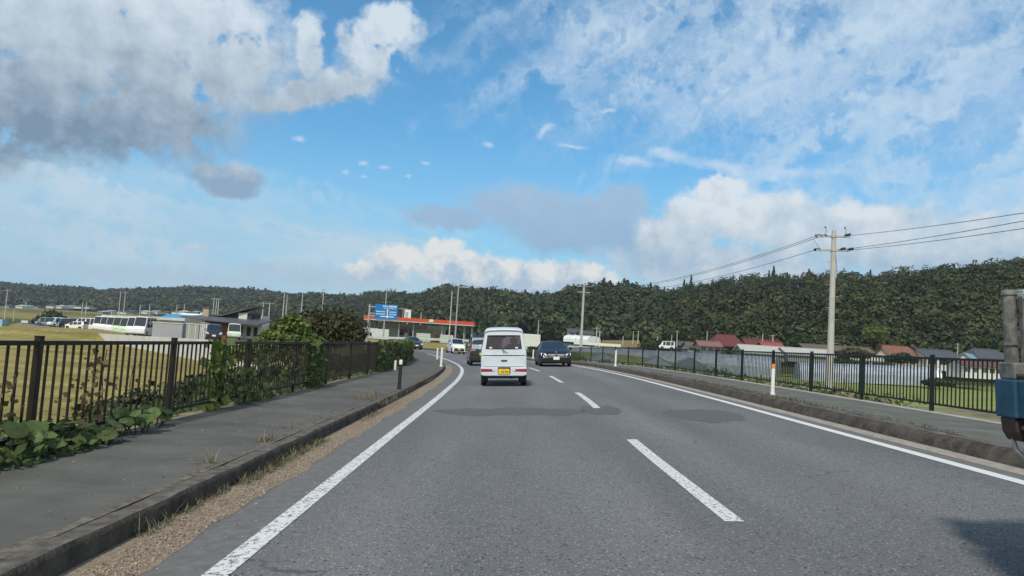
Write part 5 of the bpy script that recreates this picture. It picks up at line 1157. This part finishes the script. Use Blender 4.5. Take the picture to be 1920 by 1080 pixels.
# bushes of the hamlet
for px, yb, Y, w, h, m, t in [(1600, 672, 150, 60, 20, REDB, 'brownish garden bush left of the cream gabled house'), (1690, 682, 146, 60, 20, DARKB, 'dark garden bush before the terracotta roofed wing'), (1728, 672, 160, 40, 24, DARKB, 'rounded tree between the terracotta and dark tiled roofs'), (1760, 724, 118, 60, 14, DARKB, 'low dark hedge mound right of the white greenhouse end'),
    (1390, 668, 150, 60, 16, DARKB, 'dark hedge in front of the large red farmhouse'), (1575, 690, 140, 60, 22, DARKB, 'dark bush behind the near power pole foot'), (1660, 694, 138, 70, 12, DARKB, 'long low hedge before the cream gabled house'), (1225, 656, 190, 60, 18, DARKB, 'dark clump of trees at the wood edge left of the paired poles'), (1270, 640, 230, 40, 30, DARKB, 'tall dark tree at the wood edge behind the paired poles'), (1640, 640, 190, 50, 34, BUSH, 'paler green tree at the wood edge above the long brown roof'),
    (1500, 652, 175, 44, 26, DARKB, 'pale trunked tree clump above the pale roofed shed'), (1850, 655, 170, 50, 26, DARKB, 'dark tree clump above the grey roofed house')]:
    shrub_at('garden_bush' if h < 23 else 'broad_tree', t, 'bush' if h < 23 else 'tree', px, yb, Y, w, h, m, 900, .38, group='bushes and trees of the hamlet')
# conifers standing clear on the ridges
def conifer(label, px, t, h, w):
    p = rdg(px, t); root = empty('conifer', p, label=label, cat='tree', group='conifers on the ridge'); n = 420
    q = rng.random(n); th = rng.uniform(0, 6.28, n); r = (1-q)*w*rng.uniform(.5, 1.1, n)+.1; C = np.stack([np.cos(th)*r, np.sin(th)*r, 2+h*.85*q+rng.normal(0, .1, n)], -1); Nn = np.stack([np.cos(th), np.sin(th), np.full(n, .6)], -1)
    V, Fq, c = leaf_quads(C, Nn, .9, .4, 1.4); np_mesh('crown', V, Fq, DARKB, root, c); m = MB(); m.cyl((0,0,-1), (0,0,h), .25, .08, 6); m.build('trunk', M_['brown'], root)
for px, t, h, l in [(1278, .97, 16, 'left of the twin pointed conifers on the ridge'), (1291, .97, 18, 'right of the twin pointed conifers on the ridge'), (1283, .9, 13, 'shorter conifer below the twin pointed conifers'), (1118, .98, 15, 'lone pointed conifer above the far crossarm pole'), (1446, .99, 15, 'dark tree top sticking up left of the near power pole'), (985, .98, 15, 'pointed conifer on the ridge above the microvan'), (1170, .99, 14, 'pointed conifer where the centre ridge drops away'), (420, .98, 17, 'pointed conifer on the left ridge above the slanted roof'), (572, .98, 15, 'pointed conifer on the ridge above the reddish bush'), (750, .98, 14, 'pointed conifer on the ridge above the road sign')]:
    conifer(l, px, t, h, 2.6)
# ---- left: retaining wall, lot and everything parked on it
def lotz(y): return float(np.interp(y, [57, 65, 108, 400], [.10, .03, -.93, -1.0]))
wl = [(490, 55.5), (385, 64.5), (320, 75), (217, 95), (171, 108)]
wp = [P(px, 600, y) for px, y in wl]
m = MB(); 
for a, b in zip(wp[:-1], wp[1:]):
    d = (b-a); d.z = 0; n = Vector((-d.y, d.x, 0)).normalized()*(-.35)
    if n.y < 0: n = -n
    za, zb_ = lotz(a.y)+.05, lotz(b.y)+.05
    c = [Vector((a.x, a.y, -2.4)), Vector((b.x, b.y, -2.4)), Vector((b.x, b.y, zb_)), Vector((a.x, a.y, za))]; e = [p+n for p in c]
    m.add(c+e, [(0,1,2,3), (4,5,6,7), (3,2,6,7), (0,1,5,4), (0,3,7,4), (1,2,6,5)])
rw = m.build('retaining_wall', M_['wallc']); tag(rw, 'pale concrete retaining wall holding up the parking area on the left', 'wall')
edge = [Vector((p.x, p.y+.36, lotz(p.y))) for p in wp]
q5 = P(62, 600, 140); q6 = P(40, 600, 190); far = [P(300, 600, 190), P(400, 600, 98), P(470, 600, 84)]
poly = edge+[Vector((q5.x, q5.y, lotz(140))), Vector((q6.x, q6.y, lotz(190)))]+[Vector((p.x, p.y, lotz(p.y))) for p in far]
m = MB(); m.add(poly, [tuple(range(len(poly)))]); lot = m.build('parking_area', mat('gravel_yard', (.20,.185,.15), .95, var=.2, vs=1)); lot['kind'] = 'structure'
m = MB(); a, b, c = edge[-1], poly[len(edge)], poly[len(edge)+1]
out = Vector((-2.2, -3.0, 0)); N2 = 26; vs = []
for k in range(N2+1):
    t = k/N2; p = (a+(b-a)*min(1, t*1.6)) if t*1.6 < 1 else b+(c-b)*((t*1.6-1)/.6)
    for j in range(4):
        u_ = j/3; wob = math.sin(k*1.9+j)*.25+math.sin(k*.7)*.3; vs.append(p+out*(u_*(1+.3*wob))+Vector((0, 0, .05-u_*1.2+wob*.12*(j in (1, 2)))))
m.add(vs, [(k*4+j, k*4+j+1, (k+1)*4+j+1, (k+1)*4+j) for k in range(N2) for j in range(3)])
eb = m.build('earth_bank', M_['dirt'], smooth=True); eb['kind'] = 'structure'
WHITEV = WHP; PALEG = paint('pale_green_paint', (.50,.66,.42), 0, .35)
def microbus(label, pm, group='microbuses and vans parked in a row', L=4.6, Wd=1.75, H=2.35):
    top = [(-L/2, H-.25), (-L/2+.1, H-.05), (-L/2+.4, H), (L/2-1.0, H), (L/2-.75, H-.12), (L/2-.30, H*.52), (L/2-.08, H*.45), (L/2, H*.38)]
    root, S = car('microbus', label, L, Wd, H, top, [(-L/2, H*.5), (L/2, H*.44)], (L/2-.78, L/2-.28), (9, 9), (-L/2+.25, L/2-.9), [(-.9, -.78), (.2, .32)], (-L*.3, L*.3), .31, pm, taper=.08, cat='van', group=group, endround=.05)
    for sg in (-1, 1):
        box_part(root, 'headlight', LAMP, min(sg*.5, sg*.78), max(sg*.5, sg*.78), L/2-.06, L/2+.02, .62, .80, .01)
    box_part(root, 'number_plate', PLW, -.17, .17, L/2+.005, L/2+.02, .42, .58, 0); box_part(root, 'front_bumper', M_['galv'], -Wd/2+.03, Wd/2-.03, L/2-.15, L/2+.03, .3, .48, .03)
    mirrors(root, Wd/2+.08, L/2-.6, H*.5, M_['blackp'], (.06,.08,.18)); return root
bus_w = microbus('white van, leftmost and farthest of the row with its roof against the bush', WHITEV); bus_g = microbus('pale green microbus, left one of the two green ones', PALEG)
row = [(193, 128, bus_w, None), (206, 123, None, 'white microbus, second in the row from the far left end'), (218, 118, None, 'white microbus just left of the green ones'), (231, 113, bus_g, None), (245, 108, 'g', 'pale green microbus, right one of the two green ones'), (259, 103, None, 'white microbus just right of the green ones'), (273, 98.5, None, 'white microbus nearest, beside the grey container')]
for px, Y, src, lb_ in row:
    p = P(px, 600, Y); p.z = lotz(Y)+.01; o = src if src not in (None, 'g') else copy_tree(bus_g if src == 'g' else bus_w)
    relabel(o, lb_ or o['label'], p, (0, 0, R(182)), (.95, .8, 1.1))
park = [(90, 152, 'blue grey minivan, leftmost vehicle in the parking area', paint('blue_grey_paint', (.22,.28,.34), .2, .3), 1.75, R(100)), (112, 148, 'white small van right of the blue grey minivan', WHITEV, 1.85, R(150)), (129, 146, 'black minivan between two white vans in the parking area', paint('black_paint', (.012,.012,.014)), 1.8, R(140)), (162, 134, 'white high roofed van with dark side windows', WHITEV, 2.1, R(70)), (178, 133, 'white van directly left of the row of microbuses', WHITEV, 2.15, R(75))]
for px, Y, lb_, pm, H, rt in park:
    o = microbus(lb_, pm, 'vehicles parked by the dark bush', 4.0, 1.65, H); p = P(px, 600, Y); p.z = lotz(Y)+.01; o.location = p; o.rotation_euler = (0, 0, rt)
o = hatch('white car with a long bonnet in front of the white vans', WHITEV, 'parked_car', 1.45, PLW); p = P(145, 600, 128); p.z = lotz(128)+.01; o.location = p; o.rotation_euler = (0, 0, R(80)); o['group'] = 'vehicles parked by the dark bush'
o = hatch('dark hatchback parked against the orange brick wall', paint('black_paint', (.012,.012,.014)), 'parked_car', 1.6, PLW); p = P(403, 600, 74); p.z = lotz(74)+.01; o.location = p; o.rotation_euler = (0, 0, R(202))
o = microbus('small white and green van half hidden by the bright bush', paint('white_green_paint', (.62,.72,.58)), None, 3.4, 1.5, 1.85); p = P(441, 600, 88); p.z = lotz(88)+.3; o.location = p; o.rotation_euler = (0, 0, R(200))
def boxthing(name, label, cat, px0, px1, yt, yb, Y, dep, m, rot=0.0, ribs=0, trim=None):
    s = F/Y; w = (px1-px0)/s; c = P((px0+px1)/2, yb, Y); H = (yb-yt)/s; root = empty(name, c, (0,0,rot), label=label, cat=cat)
    b = MB(); b.box(-w/2, w/2, 0, dep, -.3, H); b.build('body', m, root, bevel=.03)
    b = MB(); b.box(-w/2-.05, w/2+.05, -.05, dep+.05, H-.02, H+.06); b.build('lid', trim or m, root)
    for i in range(ribs):
        x = -w/2+w*(i+.5)/ribs; b = MB(); b.box(x-.03, x+.03, -.03, .01, 0, H-.03); b.build('rib', trim or m, root)
    return root
boxthing('storage_container', 'plain grey storage container beside the microbuses', 'container', 284, 340, 606, 636, 82, 2.4, cmat('container_grey', (.34,.35,.37), v=.04), ribs=0, trim=WW)
boxthing('beige_container', 'smaller beige container right of the grey container', 'container', 347, 371, 608, 637, 80, 2.2, cmat('box_beige', (.33,.33,.30), v=.05), ribs=2, trim=WW)
boxthing('shutter_wall', 'pale upright panels between the beige box and the dark car', 'screen', 373, 388, 606, 638, 76, .3, WW, ribs=4, trim=GREYW)
# carport with the long white roof
s = F/110; a = P(190, 594, 129); b = P(346, 602, 92); root = empty('carport', a, label='long white flat carport roof above the row of microbuses', cat='carport')
m = MB(); d = b-a; n = Vector((.45, .9, 0)); m.add([Vector((0,0,0)), d, d+n*3, n*3, Vector((0,0,.35)), d+Vector((0,0,.35)), d+n*3+Vector((0,0,.35)), n*3+Vector((0,0,.35))], [(0,1,2,3),(4,5,6,7),(0,1,5,4),(1,2,6,5),(2,3,7,6),(3,0,4,7)]); m.build('roof', WW, root)
for k in range(7):
    p = d*(k/6)+n*2.6; zb_ = lotz((a+p).y)-a.z; m = MB(); m.cyl((p.x, p.y, zb_), (p.x, p.y, p.z), .06, .06, 8); m.build('post', M_['galv'], root)
house('workshop', 'blue roofed workshop behind the long white carport', 'building', 300, 346, 606, 600, 592, 115, 6, WW, cmat('bright_blue_roof', (.08,.30,.50)), win=2)
house('workshop', 'white roofed shed right of the blue roofed workshop', 'building', 332, 362, 602, 596, 590, 125, 5, WW, FILMW, win=1)
# the grey roofed building
Yb = 90; s = F/Yb; c = P(430, 636, Yb); root = empty('restaurant_building', c, label='low building with slanted dark grey roofs, brick front and beige chimney', cat='building')
def bx(px0, px1, y0, y1, z0=None, z1=None): return (px0-430)/s, (px1-430)/s, (636-y1)/s, (636-y0)/s
def part(nm, px0, px1, yt, yb, d0, d1, m_): 
    x0, x1, z0, z1 = bx(px0, px1, yt, yb); b = MB(); b.box(x0, x1, d0, d1, z0, z1); return b.build(nm, m_, root)
part('wall', 378, 420, 604, 638, 0.6, 6, BRICK); part('wall', 420, 482, 606, 640, 1.2, 6, WW); part('upper_wall', 402, 450, 585, 598, 3.2, 7, cmat('dark_cladding', (.045,.05,.055)))
for px in (428, 440, 455, 468): part('window', px, px+7, 611, 628, 1.12, 1.25, WINM)
for px in (392, 401): part('window', px, px+6, 608, 616, .53, .65, WINM)
part('white_shutter', 432, 441, 586, 595, 3.1, 3.25, WW); 
SL = cmat('slate_metal_roof', (.10,.105,.115), .45)
def poly_roof(nm, pts, y0, y1, th=.15):
    v_ = [((px-430)/s, y, (636-py)/s) for (px, py, y) in pts]; b = MB(); b.add(v_+[(x, y, z+th) for x, y, z in v_], [tuple(range(len(v_))), tuple(range(len(v_), 2*len(v_)))]+[(i, (i+1) % len(v_), len(v_)+(i+1) % len(v_), len(v_)+i) for i in range(len(v_))]); return b.build(nm, SL, root)
poly_roof('lower_roof', [(340,601,-.6), (378,604,-.6), (392,606,-.6), (484,608,-.6), (484,597,5), (372,592,5)], 0, 0)
poly_roof('slanted_roof', [(378,594,2.6), (397,593,2.6), (455,574,2.6), (455,572,7.5), (420,574,7.5), (376,592,7.5)], 0, 0)
ch = part('chimney', 364, 375, 580, 603, 2.0, 3.0, cmat('chimney_beige', (.42,.36,.25))); part('chimney_cap', 363, 376, 578, 580.5, 1.9, 3.1, SL)
boxthing('sign_board', 'blank white board on the grey roof right of the slanted one', 'board', 447, 463, 588, 596, 93, .2, WW)
boxthing('rooftop_hut', 'pale building corner behind the grey roof', 'building', 470, 490, 592, 606, 118, 4, WW)
# small things on the far left
boxthing('garden_table', 'small white topped stand on the field by the dark bush', 'table', 40, 52, 601, 603, 158, 1.2, WW)
boxthing('water_tank', 'light blue tank at the very left edge of the picture', 'tank', -8, 3, 599, 616, 150, 1.5, cmat('tank_blue', (.30,.52,.60)))
# distant village strip under the left hill
far_t = ['at the far left under the hill', 'left of the thin short pole', 'above the leftmost golden field', 'left of the dark bush', 'above the dark bush', 'above the blue grey minivan', 'above the black minivan', 'left of the short pole pair', 'right of the short pole pair', 'above the white vans', 'left of the tall pole pair', 'right of the tall pole pair', 'above the microbuses', 'beside the square frame', 'right of the square frame', 'left of the blue roof', 'above the blue roof', 'right of the blue roof', 'above the beige box', 'behind the chimney']
for i in range(20):
    px = 6+i*19.5+random.uniform(-5, 5); w = random.uniform(8, 16); Y = random.uniform(560, 640) if px < 170 else random.uniform(430, 520)
    yb = (576 if px < 170 else 585)+(px/400*3); hgt = random.uniform(3.2, 5.5)
    house('distant_house', 'tiny pale house %s' % far_t[i], 'house', px, px+w, yb, yb-hgt*.55, yb-hgt, Y, 9, WW if i % 3 else GREYW, [GREYR, LIGHTR, BLUER, GREYR][i % 4], hip=.3 if i % 2 else 0, win=0, group='distant village under the left hill')
# ---- petrol station
Ys = 160; s = F/Ys; c = P(782, 638, Ys); root = empty('petrol_station', c, (0, 0, R(0)), label='petrol station with a long orange red canopy beyond the bend', cat='petrol station')
ORG = cmat('orange_red_fascia', (.62,.085,.028), .5, .06); OFFW = cmat('off_white_panel', (.66,.68,.62), .6, .05)
def sx_(px): return (px-782)/s
def sz_(py, px): return (638+(px-782)*math.tan(TH)-py)/s
b = MB(); b.box(sx_(680), sx_(886), 0, 9, 3.75, 4.55); cn = b.build('canopy', OFFW, root)
b = MB(); b.box(sx_(680)-.06, sx_(886)+.06, -.08, 9.08, 3.98, 4.62); fa = b.build('fascia', ORG, root)
b = MB(); b.box(sx_(703), sx_(735), -.14, 0, 4.0, 4.64); pn = b.build('name_panel', WW, root)
for k, x in enumerate(np.linspace(sx_(708.5), sx_(730), 9)):
    b = MB(); b.box(x-.12, x+.12, -.17, -.14, 4.22, 4.42); b.box(x-.05, x+.05, -.175, -.14, 4.15+.05*(k % 3), 4.48-.04*(k % 2)); b.build('letter', M_['blackp'], pn)
b = MB(); b.box(sx_(802), sx_(810), -.14, 0, 4.02, 4.60); b.build('badge_panel', OFFW, root)
for px in (690, 745, 772, 826, 868, 882):
    for y in (1.5, 7.5)[:1 if px in (745, 772) else 2]:
        b = MB(); b.box(sx_(px)-.12, sx_(px)+.12, y-.12, y+.12, -.3, 3.8); b.build('canopy_post', M_['galv'], root)
b = MB(); b.box(sx_(700), sx_(822), 10, 17, -.2, 3.4); b.build('shop_wall', OFFW, root); b = MB(); b.box(sx_(700)-.2, sx_(790), 9.8, 17.2, 2.5, 3.45); b.build('shop_band', cmat('pale_pink_band', (.50,.42,.40)), root)
for px0, px1, z0, z1 in ((733, 752, .9, 2.4), (755, 764, .9, 2.4), (770, 783, .3, 1.8), (705, 718, .3, 2.2)): 
    b = MB(); b.box(sx_(px0), sx_(px1), 9.9, 10.05, z0, z1); b.build('window', WINM if px0 > 720 else WW, root)
for px0, px1, z in ((782, 808, 1.55), (826, 850, 1.5), (700, 731, 1.9)):
    b = MB(); b.box(sx_(px0), sx_(px1), -2.0, -1.8, -.2, z); pp = b.build('screen_panel', cmat('pale_green_panel', (.52,.60,.50)) if px0 != 700 else OFFW, root)
    for q in range(4):
        z_ = .1+q*z/4; b = MB(); b.box(sx_(px0), sx_(px1), -2.03, -2.0, z_, z_+.04); b.build('panel_rail', M_['galv'], pp)
for px in (756, 815, 838):
    b = MB(); b.box(sx_(px)-.35, sx_(px)+.35, 4, 4.6, -.2, 1.5); b.build('fuel_pump', WW if px != 815 else ORG, root, bevel=.05)
b = MB(); b.box(sx_(796), sx_(802), 9.92, 10.0, 1.9, 2.5); b.build('yellow_notice', YEL, root)
# tall white price sign
Yt = 175; st = F/Yt; p = P(761, 640, Yt); r0 = empty('price_sign', p, label='tall white sign box rising behind the red canopy', cat='sign')
b = MB(); b.cyl((0,0,-.5), (0,0,7.3), .14, .14, 10); b.build('sign_post', M_['galv'], r0); b = MB(); b.box(-.75, .75, -.2, .2, 5.0, 7.4); b.build('sign_box', OFFW, r0, bevel=.04); b = MB(); b.box(-.5, .1, -.23, -.2, 5.4, 6.8); b.build('sign_graphic', cmat('pale_green_panel_dim', (.30,.40,.30)), r0)
r0 = empty('double_lamp', P(752, 640, 170), label='white pole with a short arm left of the tall sign box', cat='lamp'); b = MB(); b.cyl((0,0,-.5), (0,0,7.4), .09, .07, 8); b.build('shaft', M_['galv'], r0); b = MB(); b.box(-1.1, 1.0, -.06, .06, 7.3, 7.42); b.build('arm', M_['galv'], r0)
# guardrail on the inner side of the station forecourt
gpts = [P(600, 632, 104), P(640, 633, 106), P(700, 634.5, 108), P(760, 636.5, 108), P(800, 638, 106), P(850, 639.5, 104), P(880, 641, 102)]
root = empty('guardrail', gpts[0], label='white guardrail running across below the petrol station', cat='guardrail'); loc = [p-gpts[0] for p in gpts]
for a, b_ in zip(loc[:-1], loc[1:]):
    m = MB(); u = (b_-a); m.add([a+Vector((0,-.04,0)), b_+Vector((0,-.04,0)), b_+Vector((0,-.04,.32)), a+Vector((0,-.04,.32)), a+Vector((0,.04,0)), b_+Vector((0,.04,0)), b_+Vector((0,.04,.32)), a+Vector((0,.04,.32))], [(0,1,2,3),(4,5,6,7),(0,1,5,4),(2,3,7,6),(0,3,7,4),(1,2,6,5)]); m.build('rail', cmat('pale_guardrail', (.50,.52,.50), .5), root)
for p in loc:
    m = MB(); m.cyl((p.x,p.y+.1,-1.2), (p.x,p.y+.1,p.z+.36), .07, .07, 8); m.build('post', M_['galv'], root)
house('house', 'house with a rusty red roof between the dark tree and the canopy', 'house', 640, 668, 634, 630, 623, 150, 6, WW, cmat('rusty_roof', (.28,.10,.06)), win=2)
house('house', 'white walled house left of the petrol station shop', 'house', 664, 700, 634, 623, 616, 185, 6, WW, LIGHTR, win=2)
house('house', 'tiny brown roofed house high among the bushes', 'house', 565, 577, 588, 584, 580, 200, 4, CREAM, BROWNR, win=1)
# ---- blue road sign
Yg = 66; s = F/Yg; p = P(686, 644, Yg); root = empty('road_sign', p, label='large blue direction sign on a grey cantilever pole', cat='road sign'); h = (644-571)/s
b = MB(); b.cyl((0,0,-.6), (.12,0,h), .10, .09, 14); b.build('pole', M_['galv'], root)
for py in (575, 587, 591): b = MB(); z = (644-py)/s; b.cyl((0,.0,z), (1.9,0,z), .03, .03, 8); b.build('bracket_arm', M_['galv'], root)
x0, x1, z0, z1 = (698.5-686)/s, (741-686)/s, (644-597)/s, (644-569)/s
SB = cmat('sign_blue', (.015,.19,.50), .4, .03); b = MB(); b.box(x0, x1, -.09, -.05, z0, z1); pn = b.build('sign_panel', SB, root)
def sg_(px0, px1, py0, py1, nm='sign_character'):
    b = MB(); b.box((px0-686)/s, (px1-686)/s, -.097, -.09, (644-py1)/s, (644-py0)/s); b.build(nm, M_['white'], pn)
for i in range(4): sg_(713+i*2.6, 714.8+i*2.6, 571.5, 574)
for i in range(5): sg_(724.5+i*3, 726.6+i*3, 571, 574.2)
for i in range(9): sg_(715+i*2.6, 716.8+i*2.6, 576, 577)
for r_0, xs in ((582, (701, 718)), (586.5, (701, 718)), (582, (726, 738)), (586.5, (726, 738))):
    x = xs[0]
    while x < xs[1]: sg_(x, x+1.5, r_0, r_0+1.8); x += 2.2
sg_(721.4, 723, 580, 595, 'sign_arrow'); b = MB(); b.prism([((720-686)/s, (644-581)/s), ((724.4-686)/s, (644-581)/s), ((722.2-686)/s, (644-578)/s)], 'y', -.098, -.09); b.build('arrow_head', M_['white'], pn); sg_(709, 721.4, 591, 592.6, 'sign_arrow'); sg_(723, 735, 591, 592.6, 'sign_arrow')
# white lorry box beyond the saloon
Yw = 105; s = F/Yw; p = P(985, 660, Yw); root = empty('box_lorry', p, label='pale box lorry beyond the bend, between the microvan and the saloon', cat='lorry')
b = MB(); b.box(-1.6, 2.0, 0, 2.0, .75, 2.55); b.build('cargo_box', OFFW, root, bevel=.03); b = MB(); b.box(-3.2, 2.0, .2, 1.8, .45, .74); b.build('chassis', M_['blackp'], root)
b = MB(); b.prism([(-3.4,.4),(-1.75,.4),(-1.75,2.0),(-2.9,2.0),(-3.35,1.3)], 'y', 0.1, 1.9); cb = b.build('cab', WHP, root, bevel=.05)
for x in (-2.6, 1.2):
    b = MB(); b.cyl((x,-.02,.38), (x,.25,.38), .38, .38, 18); b.build('wheel', M_['black'], root)
lw = tag(MB().box(-4.4, 4.4, 0, .25, 0, .5).build('low_wall', OFFW), 'long low white wall right of the far crossarm pole', 'wall'); lw.location = P(1120, 648, 140); lw.rotation_euler = (0, 0, 0)
o = microbus('white small lorry shaped van by the wood edge poles', WHITEV, None, 3.6, 1.6, 1.9); o.location = P(1250, 655, 175); o.rotation_euler = (0, 0, R(80))
# a dry field behind the greenhouses
fa_, fb_, fc_, fd_ = P(1118, 652, 190), P(1206, 654, 186), P(1198, 638, 236), P(1130, 638, 240)
fm = MB(); fm.add([fa_, fb_, fc_, fd_], [(0,1,2,3)]); fo = fm.build('dry_field', mat('dry_field_grass', (.15,.12,.05), .95, vs=.4, col2=(.25,.20,.09), spec=.1)); fo['kind'] = 'structure'
# ---- air: a thin haze over the whole place
hz = MB(); hz.box(-2600, 2600, -300, 2400, -60, 300); hm = bpy.data.materials.new('haze_air'); hm.use_nodes = True; t = hm.node_tree; t.nodes.clear()
pv = t.nodes.new('ShaderNodeVolumePrincipled'); pv.inputs['Color'].default_value = (.80,.88,1,1); pv.inputs['Density'].default_value = .00015; pv.inputs['Anisotropy'].default_value = .2
ou = t.nodes.new('ShaderNodeOutputMaterial'); t.links.new(pv.outputs[0], ou.inputs['Volume']); ho = hz.build('haze', hm); ho['kind'] = 'stuff'
